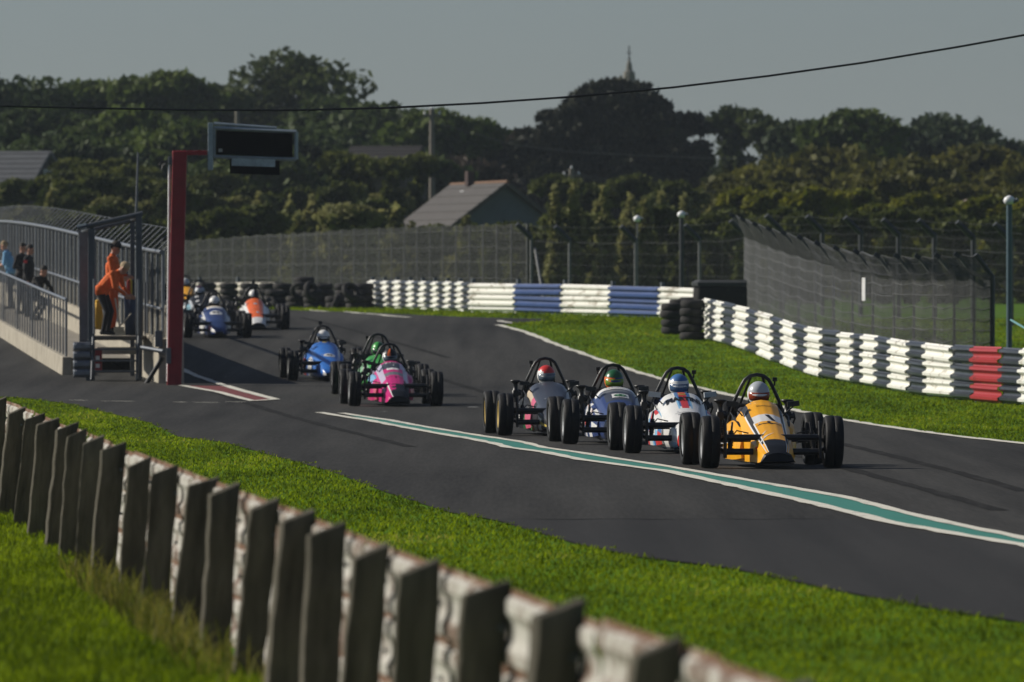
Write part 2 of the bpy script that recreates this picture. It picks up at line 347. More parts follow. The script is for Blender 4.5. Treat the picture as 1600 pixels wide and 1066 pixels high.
# rank weeds along the foot of the near posts
P = scatter(1100, 42, 60, lambda Y: fence_x(Y) - .42, lambda Y: fence_x(Y) - .12, lambda Y: .3 + np.exp(-((Y - 50) / 5.) ** 2))
weeds = blades('weeds', P, .12, .34, lambda Y: .007 + Y * .00009, leafy('weed_blade', (.06, .085, .010), (.22, .20, .04), .5, .9)); weeds['label'] = 'tall straggly weeds at the foot of the near posts'
# ------------------------------------------------------------------ W-beam crash barriers
WP = [(-.156, .0), (-.13, .012), (-.115, .076), (-.07, .083), (-.03, .012), (0, .004), (.03, .012), (.07, .083), (.115, .076), (.13, .012), (.156, .0)]
def wbeam(name, mats, edge=False):
    """One metre of W-beam along X, corrugations toward -Y; 4 mm of steel."""
    mb = MB(); ring = [(-d, z) for z, d in WP] + [(-d + .006, z) for z, d in WP[::-1]]
    n = len(WP)
    fm = (lambda i, j: 1 if (edge and j in (0, n - 2, n - 1, n, 2 * n - 2, 2 * n - 1)) else 0)
    mb.loft([[(x, d, z) for d, z in ring] for x in (0, 1)], fm=fm)
    return mb.mesh(name, mats)
BE = {k: wbeam('rail_' + k, m) for k, m in (('white', M_RAILW), ('slate', M_RAILK), ('blue', M_RAILB), ('red', M_RAILR), ('grey', M_GALV), ('dirty', mat('rail_dirty', (.50, .47, .40), .7, col2=(.12, .11, .09), thr=.52, scale=2.5)))}
PW = MB().box((0, .07, 0), (.10, .10, 1)).mesh('barrier_post', M_STEEL)
def resample(P, seg):
    P = [Vector((*p, 0)) for p in P]; d = [0]
    for a, b in zip(P[:-1], P[1:]): d.append(d[-1] + (b - a).length)
    n = max(1, round(d[-1] / seg)); t = np.linspace(0, d[-1], n + 1)
    return [(float(np.interp(q, d, [p.x for p in P])), float(np.interp(q, d, [p.y for p in P]))) for q in t]
def barrier(label, P, seg, cols, rows=3, z0=.02, jit=.02, group=None):
    """P runs so that the track lies on its right-hand side (-normal). One rail object per painted length and per row."""
    Q = resample(P, seg) if seg else P
    t = thing('crash_barrier', label, 'barrier', (Q[0][0], Q[0][1], zg(Q[0][1])), group=group); base = t.location.copy(); rn = random.Random(label)
    for i, (a, b) in enumerate(zip(Q[:-1], Q[1:])):
        A, B = Vector((*a, zg(a[1]))), Vector((*b, zg(b[1]))); d = B - A
        ang = math.atan2(d.y, d.x); tilt = -math.atan2(d.z, math.hypot(d.x, d.y))
        c = cols[i % len(cols)] if not callable(cols) else cols(i, len(Q) - 1)
        for r in range(rows):
            o = ob('rail', BE[c], t, A - base + Vector((0, 0, z0 + .158 + r * .318 + rn.uniform(-jit, jit) * .6)) + Vector((math.sin(ang), -math.cos(ang), 0)) * rn.uniform(-jit, jit), (rn.uniform(-.03, .03), tilt + rn.uniform(-.006, .006), ang + rn.uniform(-.006, .006)), scale=(d.length + .004, 1, 1))
        if i % 2 == 0 or seg is None or seg > 3: ob('post', PW, t, A - base + Vector((-math.sin(ang) * .01, math.cos(ang) * .01, .46)), (0, 0, ang), scale=(1, 1, .95))
    return t
# right-hand barrier: slate and white, one red length
def pd(px, D): return (WX(px, D), D)
RB = [pd(1101, 198), pd(1124, 194.5), pd(1162, 188.5), pd(1199, 181), pd(1235, 174), pd(1274, 168.2), pd(1323, 163.8), pd(1360, 160.8), pd(1409, 155.8), pd(1468, 150.8), pd(1541, 146.7), pd(1600, 144.5), pd(1690, 142)]
_bp = [1101, 1110, 1119, 1132, 1149, 1170, 1186, 1210, 1224, 1245, 1263, 1287, 1312, 1334, 1349, 1371, 1393, 1422, 1447, 1491, 1522, 1566, 1597, 1645, 1690]
_rp = [800 + FPX * p[0] / p[1] for p in RB]; QR = [pd(q, float(np.interp(q, _rp, [p[1] for p in RB]))) for q in _bp]
barrier('slate and white striped crash barrier with one red length, right of the track', QR, None, lambda i, n: 'red' if i == 20 else ('white' if i % 2 == 0 else 'slate'), rows=3)
# far barrier: long blue and white lengths, then a finely striped run behind the tyres
barrier('far crash barrier painted in long blue and white lengths', [pd(735, 236.5), pd(1110, 221.3)], 3.28, ['white', 'blue'], rows=3, z0=-.14)
barrier('far slate and white striped barrier between the tyre heap and blue lengths', [pd(578, 251), pd(650, 244.5), pd(735, 236.7)], .92, ['white', 'slate'], rows=3, z0=-.12)
barrier('pale barrier top showing behind the tyre wall at the bend', [pd(250, 275), pd(430, 264)], 4, ['dirty'], rows=2, z0=.12)

# foreground barrier: timber posts and rusty white rails seen from behind
post_px = [-12, 13, 37, 66, 90, 118, 140, 167, 194, 240, 280, 331, 380, 434, 487, 548, 609, 695, 792, 905, 1062, 1265]
FB_Y = [40800. / (p + 507) for p in post_px]
fb = thing('roadside_barrier', 'old rusty white crash barrier on dark timber posts in the foreground', 'barrier', (fence_x(26), 26, 0))
ang_f = math.atan2(1, FENCE_B)              # along +Y
rn = random.Random(3)
def timber(rn):
    w, d = rn.uniform(.145, .178), rn.uniform(.16, .20); rise = rn.uniform(.06, .10); h = rn.uniform(.885, .945) - rise
    mb = MB(); zs = np.linspace(-.25, 1, 10); rings = []
    for z in zs:
        j = [rn.uniform(-.006, .006) for _ in range(4)]
        rings.append([(-w / 2 + j[0], -d / 2 + j[1], z * h if z < 1 else h), (w / 2 + j[2], -d / 2 + j[1], z * h if z < 1 else h + rise), (w / 2 + j[2], d / 2 + j[3], z * h if z < 1 else h + rise), (-w / 2 + j[0], d / 2 + j[3], z * h if z < 1 else h)])
    mb.loft(rings, 0); return mb.mesh('timber_post', M_TIMBER)
bank = lambda Y: float(np.interp(Y, [26, 45, 60, 80], [0, .01, .04, .10]))      # the barrier climbs a little at its far end
TP = [timber(rn) for _ in range(7)]
for i, y in enumerate(FB_Y):
    o = ob('post', TP[i % 7], fb, (fence_x(y) - .155 - fb.location.x, y - 26, bank(y)), (rn.uniform(-.04, .04), rn.uniform(.045, .125), rn.uniform(.02, .15)), bev=.006)
BOLT = MB().lathe([(-.03, .0), (-.03, .018), (0, .018), (0, .0)], 'Y', 8).mesh('bolt', M_STEEL)
RR = wbeam('rusty_rail', [M_RUSTY, M_RUSTEDGE], True)
y = 22.0
while y < 86:
    x = fence_x(y); ln = 3.2
    for r in range(3):
        # corrugations face the track (+X side): beam runs from far to near so that -Y local points to +X
        y2 = y + ln
        ob('rail', RR, fb, (fence_x(y2) + .02 - fb.location.x + rn.uniform(-.008, .008), y2 - 26, .13 + bank(y2) + r * .288 + rn.uniform(-.010, .010)), (rn.uniform(-.02, .02), rn.uniform(-.004, .004), math.atan2(-1, -FENCE_B)), scale=(ln / math.cos(math.atan(FENCE_B)) + .03, .3, 1))
    y += ln
for y in FB_Y:
    for z in (.42, .72): ob('bolt', BOLT, fb, (fence_x(y) - .02 - fb.location.x, y - 26 - .075, z + bank(y)), (0, 0, .2), scale=(.6, .6, .6))

# ------------------------------------------------------------------ tyre stacks
def torus(name, R0=.30, h=.19, m=M_OLDRUB):
    pr = [(-h / 2 + .01, R0 * .62), (-h / 2, R0 * .72), (-h / 2 + .015, R0 * .90), (-h / 4, R0 * .985), (h / 4, R0 * .985), (h / 2 - .015, R0 * .90), (h / 2, R0 * .72), (h / 2 - .01, R0 * .62), (0, R0 * .58)]
    return MB().lathe(pr, 'Z', 18, close=True).mesh(name, m)
TY = torus('tyre')
def tyre_stack(x, y, n, label, group, rn, z=None, tip=0):
    t = thing('tyre_stack', label, 'tyres', (x, y, zg(y) if z is None else z), (0, tip, rn.uniform(0, 6)), group)
    for k in range(n):
        ob('tyre', TY, t, (rn.uniform(-.035, .035), rn.uniform(-.035, .035), .095 + k * .186), (rn.uniform(-.05, .05), rn.uniform(-.05, .05), rn.uniform(0, 6)), scale=(rn.uniform(.93, 1.05),) * 2 + (1,))
rn = random.Random(11)
def loose(px, D, rn):
    x, y = pd(px, D); o = ob('tyre', TY, None, (x, y, zg(y) + rn.choice([.16, .52, .68, .78])), (rn.uniform(.5, 1.3), rn.uniform(-.6, .6), rn.uniform(0, 6)))
    tag(o, 'loose tyre tilted in the heap where the far striped barrier begins', 'tyre', 'loose tyres in the far heap')
px = 428.
while px < 580:
    D = 251.5 - (px - 428) * .028
    tyre_stack(*pd(px, D), rn.choice([2, 3, 4]), 'dark tyre stack in the heap where the far striped barrier begins', 'tyre stacks heaped at the far bend', rn, tip=rn.uniform(-.12, .12))
    if rn.random() < .7: loose(px + rn.uniform(-12, 12), D - .25, rn)
    tyre_stack(*pd(px + 14, D + 1.3), rn.choice([4, 4, 5]), 'dark tyre stack in the heap where the far striped barrier begins', 'tyre stacks heaped at the far bend', rn)
    px += 31 + rn.uniform(-2, 3)
px = 262.
while px < 426:
    D = 266 - (px - 262) * .07
    tyre_stack(*pd(px, D), 4, 'grimy tyre stack in the row behind the far cars', 'tyre stacks in a row below the pale barrier', rn); px += 31.5
for px, D, n, lb in ((1052, 203, 4, 'short tyre stack leaning left at the end of the striped barrier'), (1081, 197.5, 5, 'tallest tyre stack against the nose of the striped barrier'), (1064, 208, 4, 'tyre stack half hidden between the two at the barrier nose')):
    tyre_stack(*pd(px, D), n, lb, None, rn)
# belting-wrapped tyre bale behind the nose of the striped barrier
bl = thing('tyre_bale', 'dark belted tyre bale with grey lid behind the striped barrier nose', 'tyre bale', (*pd(1128, 212), zg(212))); bl.scale = (.95, 1, 1.28)
mb = MB(); rings = []
for z, k in ((0, .97), (.2, 1.0), (.6, 1.0), (.78, .98)):
    rings.append([(x * k, y * k, z) for x, y in ((-.62, -.55), (.62, -.55), (.75, -.4), (.75, .4), (.62, .55), (-.62, .55), (-.75, .4), (-.75, -.4))])
mb.loft(rings); mb.build('belt_wrap', M_OLDRUB, bl, bev=.03)
mb = MB(); mb.loft([[(x * k, y * k, z) for x, y in ((-.62, -.55), (.62, -.55), (.75, -.4), (.75, .4), (.62, .55), (-.62, .55), (-.75, .4), (-.75, -.4))] for z, k in ((.785, 1.04), (.85, 1.05), (.90, .9))]); mb.build('lid', mat('grey_belt', (.045, .05, .055), .8), bl)
for k in range(3): ob('tyre', TY, bl, (-.95 + k * .05, -.1, .1 + k * .186), (0, 0, k))

# ------------------------------------------------------------------ fences
M_NET = mat('fence_wire', (.092, .096, .094), .6, metal=.2, var=.25, scale=3)
M_NETD = mat('fence_wire_dark', (.055, .058, .056), .65, var=.25, scale=3)
M_POSTD = mat('fence_post_dark', (.030, .034, .038), .5, var=.25, scale=5)
M_POSTG = mat('fence_post_grey', (.13, .135, .135), .6, var=.25, scale=5)
def bar_quad(V, Fq, a, b, w, k=3):
    a, b = Vector(a), Vector(b); t = (b - a).normalized(); u = t.cross(Vector((0, 0, 1)) if abs(t.z) < .9 else Vector((0, 1, 0))).normalized(); v = u.cross(t)
    o = len(V)
    for p in (a, b):
        for j in range(k): V.append(p + (u * math.cos(2 * math.pi * j / k) + v * math.sin(2 * math.pi * j / k)) * w / 2)
    for j in range(k): Fq.append((o + j, o + (j + 1) % k, o + k + (j + 1) % k, o + k + j))
def net(name, cols, w, hpitch, vsub, m, parent, base=None, cov=None):
    """cols: list of polylines (bottom..top) standing side by side; strands run across and up them."""
    V = []; Fq = []
    for A, B in zip(cols[:-1], cols[1:]):
        def at(s, f):
            def pt(C, f):
                d = [0]
                for p, q in zip(C[:-1], C[1:]): d.append(d[-1] + (Vector(q) - Vector(p)).length)
                t = f * d[-1]
                return Vector([float(np.interp(t, d, [c[i] for c in C])) for i in range(3)])
            sag = -.05 * 4 * s * (1 - s)
            return pt(A, f).lerp(pt(B, f), s) + Vector((0, 0, sag * (.3 + .7 * abs(math.sin(f * 23)))))
        ln = sum((Vector(q) - Vector(p)).length for p, q in zip(A[:-1], A[1:])); nh = int(ln / hpitch)
        for i in range(nh + 1):
            f = i / nh; ww = w * (1.9 if i % 6 == 0 else 1)
            bar_quad(V, Fq, at(0, f), at(.5, f), ww); bar_quad(V, Fq, at(.5, f), at(1, f), ww)
        L0 = (Vector(B[0]) - Vector(A[0])).length; e = Vector(B[0]) - Vector(A[0]); v = (Vector(A[0]) + base).normalized() if base else None
        nv = max(1, int(L0 / (min(.3, max(.028, w / (cov * max(.05, abs(e.x * v.y - e.y * v.x) / L0)))) if cov else vsub)))
        for i in range(nv):
            s = (i + .5) / nv; fs = [0, .4, .8, 1]
            for f0, f1 in zip(fs[:-1], fs[1:]): bar_quad(V, Fq, at(s, f0), at(s, f1), w)
    return stuff(ob(name, fast_mesh(name, np.array([tuple(p) for p in V]), np.array(Fq), m), parent))
# right-hand debris fence with cranked tops
rf_px = [(1163, 213, 2.85), (1180, 207, 2.8), (1200, 200.5, 2.75), (1222, 194, 2.72), (1246, 188, 2.7), (1272, 182, 2.68), (1300, 177, 2.62), (1330, 172.5, 2.58), (1362, 169.5, 2.55), (1395, 167.5, 2.5), (1426, 166.6, 2.5), (1458, 166, 2.5), (1489, 165.5, 2.52), (1520, 165.2, 2.54), (1548, 165, 2.55)]
rf = thing('debris_fence', 'curved wire debris fence with cranked tops behind the right barrier', 'fence', (*pd(1163, 213), zg(213))); b0 = rf.location.copy(); cols = []
for i, (px, D, h) in enumerate(rf_px):
    x, yy = pd(px, D); z = zg(D) - .1; hv = h - .42
    P3 = [Vector((x, yy, z)) - b0, Vector((x, yy, z + hv)) - b0, Vector((x - .33, yy - .12, z + h)) - b0]
    last = i == len(rf_px) - 1
    MB().tube([p + Vector((.03, .06, 0)) for p in P3], .055 if last else .030, 6).build('post', M_POSTD if last else M_POSTG, rf)
    cols.append([tuple(P3[0]), tuple(P3[1]), tuple(P3[2] + Vector((.12, .06, 0)))])
    if not last: MB().box(tuple(P3[2] + Vector((.02, .03, .0))), (.12, .1, .09), M=Matrix.Rotation(.6, 3, 'Y')).build('bracket', M_POSTD, rf)
net('wire_mesh', cols, .016, .036, .125, M_NET, rf, b0, .52)
MB().box(tuple(Vector((WX(1349, 170), 170, WZ(452, 170))) - b0 + Vector((0, -.25, 0))), (.10, .02, .46), M=Matrix.Rotation(-.9, 3, 'Z')).build('white_strip', mat('white_plastic', (.8, .8, .78), .5), rf)
# rear boundary fence with cranked dark posts and straining wires
bf = thing('boundary_fence', 'wire boundary fence with cranked posts running behind the far barrier', 'fence', (*pd(825, 249), zg(249))); b0 = bf.location.copy(); cols = []
for i, (px, D, tipy) in enumerate([(830, 249, 350), (890, 247, 354), (993, 244, 354), (1093, 241, 352), (1165, 237, 345), (1221, 232, 337), (1285, 229, 338), (1345, 226, 340), (1404, 223, 343), (1460, 220, 344), (1521, 216, 347), (1580, 213, 350), (1640, 210, 352)]):
    x = WX(px, D); z = zg(D); zt = WZ(tipy, D)
    P3 = [Vector((x, D, z)) - b0, Vector((x, D, zt - .36)) - b0, Vector((x - .42, D - .1, zt)) - b0]
    dark = px > 1170
    MB().tube(P3[:2], .065 if dark else .042, 6).build('post', M_POSTD if dark else M_POSTG, bf)
    MB().tube([P3[1] - Vector((0, 0, .05)), P3[2]], .085, 6).build('cranked_top', M_POSTD, bf)
    cols.append([tuple(p) for p in P3])
net('wire_mesh', cols, .006, .30, 20., M_NET, bf)
V = []; Fq = []
for A, B in zip(cols[:-1], cols[1:]):
    n = int((Vector(B[0]) - Vector(A[0])).length / .14)
    for i in range(n):
        s = i / n; lo_ = Vector(A[0]).lerp(Vector(B[0]), s); hi_ = Vector(A[1]).lerp(Vector(B[1]), s); bar_quad(V, Fq, lo_, hi_, .005)
stuff(ob('chain_link', fast_mesh('chain_link', np.array([tuple(p) for p in V]), np.array(Fq), M_NETD), bf))
MB().tube([(WX(836, 249) - b0.x, 0, WZ(388, 249) - b0.z), (WX(852, 247) - b0.x, -2, zg(247) - b0.z)], .04, 6).build('brace', M_POSTG, bf)
# far mesh fence curving away on the left of the bend
ff = thing('mesh_fence', 'tall grey mesh fence receding behind the tyre wall', 'fence', (*pd(822, 250), zg(250))); b0 = ff.location.copy(); cols = []
n = 30
for i in range(n):
    f = i / (n - 1); D = 249.5 + 38 * f ** 1.15; px = 824 - 570 * f ** .93; x = WX(px, D); z = zg(D); zt = WZ(np.interp(px, [254, 560, 700, 830], [378, 358, 353, 350]), D)
    P3 = [Vector((x, D, z)) - b0, Vector((x, D, zt)) - b0]
    MB().tube(P3, .030, 5).build('post', mat('mesh_post', (.085, .088, .085), .7), ff); cols.append([tuple(P3[0]), tuple(P3[1])])
net('wire_mesh', cols, .016, .075, .13, mat('mesh_wire', (.062, .066, .063), .7, var=.2), ff)
# lamp posts behind the barriers
def lamp_post(px, D, ytop, label, m, r=.05):
    t = thing('lamp_post', label, 'lamp post', (*pd(px, D), zg(D))); h = WZ(ytop, D) - zg(D)
    MB().tube([(0, 0, 0), (0, 0, h - .12)], r, 8).build('post', m, t)
    MB().lathe([(-.09, .03), (-.06, .10), (0, .125), (.06, .10), (.10, .04), (.11, .0)], 'Z', 12, (0, 0, h - .1)).build('lamp_head', mat('lamp_white', (.75, .76, .76), .35), t)
    MB().tube([(0, 0, h - .14), (.10, -.04, h - .12), (.17, -.06, h - .08)], .045, 8).build('bracket', M_STEEL, t)
lamp_post(1065, 233, 330, 'dark lamp post with white head standing behind the blue barrier', M_POSTD, .062)
lamp_post(996, 252, 337, 'smaller lamp with white head left of the dark lamp post', M_POSTG, .025)
lamp_post(1577, 176, 306, 'tall blue-grey lamp post near the right edge', mat('lamp_blue', (.055, .10, .12), .5), .06)
# blue rope trailing from the right lamp post
rp = MB().tube([(WX(1579, 176), 175.9, WZ(500, 176)), (WX(1600, 174), 174, WZ(512, 174)), (WX(1640, 172), 172, WZ(530, 172))], .02, 5).build('rope', mat('rope_blue', (.15, .35, .38), .7)); tag(rp, 'pale blue rope tied to the tall lamp post near the right edge', 'rope')
# ------------------------------------------------------------------ pit wall, railing, marshal post, gantry (left)
def wx1(Y): return -6.62 - .105 * (Y - 163)     # track-side wall line
def wx2(Y): return -8.80 - .100 * (Y - 169)     # pit-side wall line
def wall(name, label, fx, y0, y1, th, h, seg, parent=None):
    t = thing(name, label, 'wall', (fx(y0), y0, zg(y0))); b = t.location.copy(); y = y0
    while y < y1 - .1:
        e = min(y + seg, y1); mb = MB(); rings = []
        for q in (y + .006, e - .006):
            x = fx(q); z = zg(q); rings.append([Vector((x - th / 2, q, z - .1)) - b, Vector((x + th / 2, q, z - .1)) - b, Vector((x + th / 2 - .015, q, z + h)) - b, Vector((x - th / 2 + .015, q, z + h)) - b])
        mb.loft(rings); mb.build('block', M_CONC, t, bev=.012); y = e
    return t
wall('pit_wall', 'concrete plinth carrying the fence posts beside the pit walkway', wx1, 163.2, 252, .26, .86, 3.0)
wall('track_wall', 'tall concrete wall along the track edge behind the pit fence', lambda Y: wx1(Y) + .27, 163.0, 252, .18, 1.42, 4.0)
wall('kerb_wall', 'low concrete wall under the grey railing at far left', wx2, 169.2, 250, .22, .37, 3.0)
Ysw = YG[(YG >= 171) & (YG <= 250)]
struct(strip('walkway', Ysw, [wx2(y) + .12 for y in Ysw], [wx1(y) - .14 for y in Ysw], .30, mat('walkway_concrete', (.22, .20, .165), .9, var=.25, scale=2, bump=.3)))
# railing on the low wall
rl = thing('railing', 'grey tubular railing on the low concrete wall at far left', 'railing', (wx2(170), 170, zg(170))); b0 = rl.location.copy(); y = 169.6; P = []; k = 0
while y < 226:
    B_, T_ = Vector((wx2(y), y, zg(y) + .37)) - b0, Vector((wx2(y), y, zg(y) + 1.50)) - b0
    MB().tube([B_, T_], .026 if k % 6 == 0 else .017, 6).build('baluster', M_GALV, rl); P.append(T_); y += 1.28; k += 1
MB().tube(P, .032, 6).build('top_rail', M_GALV, rl)
# fence on the track-side wall
pf = thing('pit_fence', 'grey post fence with slanted barbed tops along the pit wall', 'fence', (wx1(163.5), 163.5, zg(163.5) + .86)); b0 = pf.location.copy(); y = 163.7; T1 = []; T2 = []; T3 = []; k = 0
while y < 250:
    x, z = wx1(y), zg(y); A, B_, C_ = Vector((x, y, z + .86)) - b0, Vector((x, y, z + 2.53)) - b0, Vector((x + .42, y + .05, z + 2.93)) - b0
    MB().tube([A, B_], .032, 6).build('post', M_STEEL if k % 3 else M_GALV, pf); MB().tube([B_, C_], .016, 5).build('slanted_top', M_STEEL, pf)
    T1.append(B_ + Vector((-.03, -.02, -.02))); T2.append(Vector((x - .03, y - .02, z + 1.42)) - b0); T3.append(C_); y += 1.65; k += 1
MB().tube(T1, .042, 6).build('top_rail', M_GALV, pf); MB().tube(T2, .03, 6).build('middle_rail', M_GALV, pf)
for f in (1.0,): MB().tube([a.lerp(b, f) for a, b in zip(T1, T3)], .006, 4).build('barbed_wire', M_STEEL, pf)
cols = [[tuple(Vector(t) + Vector((.05, .02, -1.66))), tuple(Vector(t) + Vector((.05, .02, 0)))] for t in T1]
net('wire_mesh', cols, .006, .11, .11, M_NETD, pf)
# marshal post
PY = 165.2; PZ = zg(PY); FLOOR = WZ(524, 166.5) - PZ
mp = thing('marshal_post', 'open steel marshal post with steps beside the red gantry', 'marshal post', (WX(180, PY), PY, PZ)); b0 = mp.location.copy()
def L(px, py, D): return Vector((WX(px, D), D, WZ(py, D))) - b0
def vpost(name, px, ytop, D, w, m, z0=0.): 
    h = WZ(ytop, D) - PZ; return MB().box((WX(px, D) - b0.x, D - PY, (h + z0) / 2), (w, w, h - z0)).build(name, m, mp, bev=.006)
M_DKST = mat('dark_steel', (.07, .08, .092), .5, metal=.2, var=.2, scale=5)
vpost('upright', 143, 358, PY, .13, M_DKST); vpost('upright', 217, 336, PY, .12, M_DKST)
vpost('upright', 130, 364, 168.6, .15, M_STEEL); vpost('upright', 207, 345, 168.6, .09, M_DKST)
for (a, b, w) in ((L(121, 357, PY), L(223, 334, PY), .06), (L(122, 364, 168.6), L(212, 343, 168.6), .05), (L(143, 355, PY), L(130, 362, 168.6), .05), (L(218, 335, PY), L(207, 343, 168.6), .05)):
    MB().tube([a, b], w, 6).build('roof_beam', M_DKST, mp)
MB().box(tuple(L(128, 354, PY - .02)), (.18, .05, .10), M=Matrix.Rotation(-.15, 3, 'Y')).build('sign_box', mat('pale_box', (.62, .64, .62), .6), mp)
MB().box(tuple(L(133, 447, 166.4)), (.19, .03, 2.1)).build('side_board', mat('grey_board', (.15, .155, .16), .7, var=.2), mp)
MB().box((0, 1.4, FLOOR - .05), (1.02, 2.9, .08)).build('deck', mat('deck_board', (.10, .09, .075), .9, var=.3, stretch=(1, 8, 1)), mp, bev=.008)
for k, f in enumerate((.22, .45, .70)):
    MB().box((.02, -.42 + k * .16 - .2, FLOOR * f), (.84, .2, .035)).build('step', M_DKST, mp, bev=.004)
for s in (-.42, .46): MB().tube([(s, -.72, .03), (s, -.05, FLOOR)], .03, 6).build('stringer', M_DKST, mp)
for px in (147, 216): MB().tube([L(px, 436, PY - .12), L(px, 522, PY - .12)], .022, 6).build('handrail', M_GALV, mp)
for dy in (.1, 1.4, 2.6): MB().tube([(.52, dy, FLOOR), (.52, dy, FLOOR + 1.05)], .02, 5).build('handrail', M_DKST, mp)
MB().box((.0, 1.1, FLOOR - .30), (.8, .05, .14)).build('kick_board', mat('pale_board', (.50, .47, .40), .8), mp)
MB().tube([L(213, 335, 168.6), L(216, 238, 168.6)], [.028, .018], 6).build('mast', M_STEEL, mp)
# rail ends fixed below the post
re_ = thing('rail_end', 'stack of rounded galvanised rail ends left of the marshal steps', 'barrier', (WX(128, PY - .3), PY - .3, zg(PY - .3))); 
for k in range(4):
    mb = MB(); rings = []
    for j in range(9):
        a = math.pi * j / 8; rings.append([(-.16 + .30 * (1 - j / 8.) * .0 + .32 * j / 8. , -.06 - .05 * math.sin(a), .10 + dz) for dz in (-.0, )])
    prof = [(-.085, .0), (-.075, .045), (-.03, .075), (.03, .075), (.075, .045), (.085, .0)]
    mb.loft([[(x, -d * s, z) for z, d in prof] + [(x, -d * s + .02, z) for z, d in prof[::-1]] for x, s in ((-.17, .35), (-.15, .8), (-.10, 1.0), (.05, .9), (.16, 1.0))], sm=False)
    mb.build('rail', M_GALV, re_, loc=(0, 0, .16 + k * .172))
MB().box((.12, .06, .40), (.08, .08, .8)).build('post', M_STEEL, re_)
# things around the marshal post
tg = thing('flag_bin', 'dark blue bin of rolled flags on the marshal deck', 'bin', tuple(L(204, 524, 166.2) + b0))
MB().lathe([(0, .0), (0, .11), (.75, .13), (.75, .115), (.1, .1)], 'Z', 14).build('bin', mat('navy_plastic', (.03, .045, .085), .5), tg)
for dx, c in ((-.03, (.45, .05, .03)), (.04, (.05, .05, .05)), (.0, (.5, .35, .03))):
    MB().lathe([(.3, .012), (.72, .016), (.78, .045), (1.05, .04), (1.1, .0)], 'Z', 8, (dx, dx * .5, 0)).build('rolled_flag', mat('flag%.2f' % c[0] + str(c[1]), c, .8), tg)
tag(MB().loft([[(x * k, y * k, z) for x, y in ((-.10, -.06), (-.04, -.10), (.06, -.10), (.10, -.05), (.10, .08), (-.10, .08))] for z, k in ((0, .7), (.06, 1), (.22, 1.05), (.42, .85), (.52, .5), (.58, .55))]).build('yellow_sack', mat('yellow_sack', (.62, .36, .02), .7, bump=.3, scale=5), None, .02, tuple(L(153, 515, 166.6) + b0)), 'yellow sack at the left of the marshal deck', 'sack')
for a, b_, lb in (((180, 466), (188, 522), 'grey broom standing in front of the stooping marshal'), ((205, 490), (186, 516), 'pale broom leaning across the marshal deck')):
    p, q = L(*a, PY - .14) + b0, L(*b_, PY - .14) + b0; t = thing('broom', lb, 'broom', q)
    MB().tube([p - q, Vector((0, 0, .06))], .016, 6).build('handle', mat('broom_wood', (.38, .34, .27), .8), t); MB().box((0, 0, .02), (.2, .06, .09)).build('brush_head', mat('bristle', (.42, .38, .28), .95), t)
bx = thing('signal_box', 'small red and white box beneath the marshal deck', 'box', tuple(L(153, 588, PY + .5) + b0 - Vector((0, 0, .0)))); bx.location.z = PZ + .12
MB().box((0, 0, .28), (.16, .12, .46)).build('case', mat('box_red', (.30, .03, .035), .5), bx, bev=.01); MB().box((.0, -.066, .32), (.08, .008, .09)).build('plate', mat('white_plastic'), bx); MB().box((.0, -.066, .17), (.08, .008, .08)).build('plate', mat('white_plastic'), bx)
tag(MB().tube([tuple(L(228, 601, 163.2) + b0 - Vector((0, 0, 0))), tuple(L(254, 559, 163.0) + b0)], .045, 8).build('black_pole', M_BLACK), 'short black padded bar leaning on the wall beside the red post', 'pole')
jb = thing('junction_box', 'grey junction box on the wall end left of the red post', 'box', tuple(L(249, 545, 163.3) + b0))
MB().box((0, -.16, .19), (.15, .12, .32)).build('case', M_STEEL, jb, bev=.01); MB().tube([(0, -.16, .02), (0, -.16, -.1), (.12, -.18, -.12), (.14, -.18, .15)], .015, 5).build('conduit', M_GALV, jb)
tag(MB().tube([tuple(L(222, 543, 163.4) + b0 + Vector((0, -.25, 0))), tuple(L(256, 549, 163.0) + b0 + Vector((0, -.2, 0)))], .045, 8).build('guard_tube', M_GALV), 'short galvanised tube along the wall end by the red post', 'tube')
# start gantry
GD = 161.6; gz = zg(GD); gt = thing('start_gantry', 'red steel gantry post with black start-light boards hung over the track', 'gantry', (WX(274, GD), GD, gz)); b0 = gt.location.copy()
M_GRED = mat('gantry_red', (.23, .009, .016), .55, var=.18, scale=3)
def G(px, py, dy=0.): return Vector((WX(px, GD), GD + dy, WZ(py, GD))) - b0
# the post leans a little, as in the photograph
a, b_ = G(272, 604), G(281, 236)
mb = MB(); mb.loft([[(p.x + i * .135, j * .10, p.z) for i, j in ((-1, -1), (1, -1), (1, 1), (-1, 1))] for p in (Vector((a.x, 0, -.05)), b_)]); mb.build('post', M_GRED, gt, bev=.012)
MB().box(tuple((G(270, 239) + G(323, 239)) / 2), (.66, .13, .085)).build('arm', M_GRED, gt, bev=.008)
for f in (.35, .8): MB().box(tuple(G(270, 239).lerp(G(323, 239), f)), (.03, .15, .10)).build('clamp', M_GRED, gt)
MB().tube([G(266, 596) + Vector((-.05, -.02, 0)), G(268, 250) + Vector((-.04, -.02, 0))], .022, 6).build('conduit', mat('white_plastic'), gt)
MB().box(tuple(G(267, 251)), (.10, .14, .15)).build('terminal_box', M_STEEL, gt, bev=.008)
MB().box(tuple(G(264, 556, -.14)), (.09, .08, .30)).build('switch_box', M_STEEL, gt, bev=.006)
for d in ((-.16, -.05), (-.18, -.1), (-.14, -.2)): MB().tube([G(266, 250), G(266, 250) + Vector((d[0], 0, d[1] * .5)), G(266, 250) + Vector((d[0] * 1.2, 0, d[1]))], .009, 4).build('cable', M_BLACK, gt)
M_FRAME = mat('board_frame', (.26, .31, .35), .45, metal=.25, var=.2, scale=5)
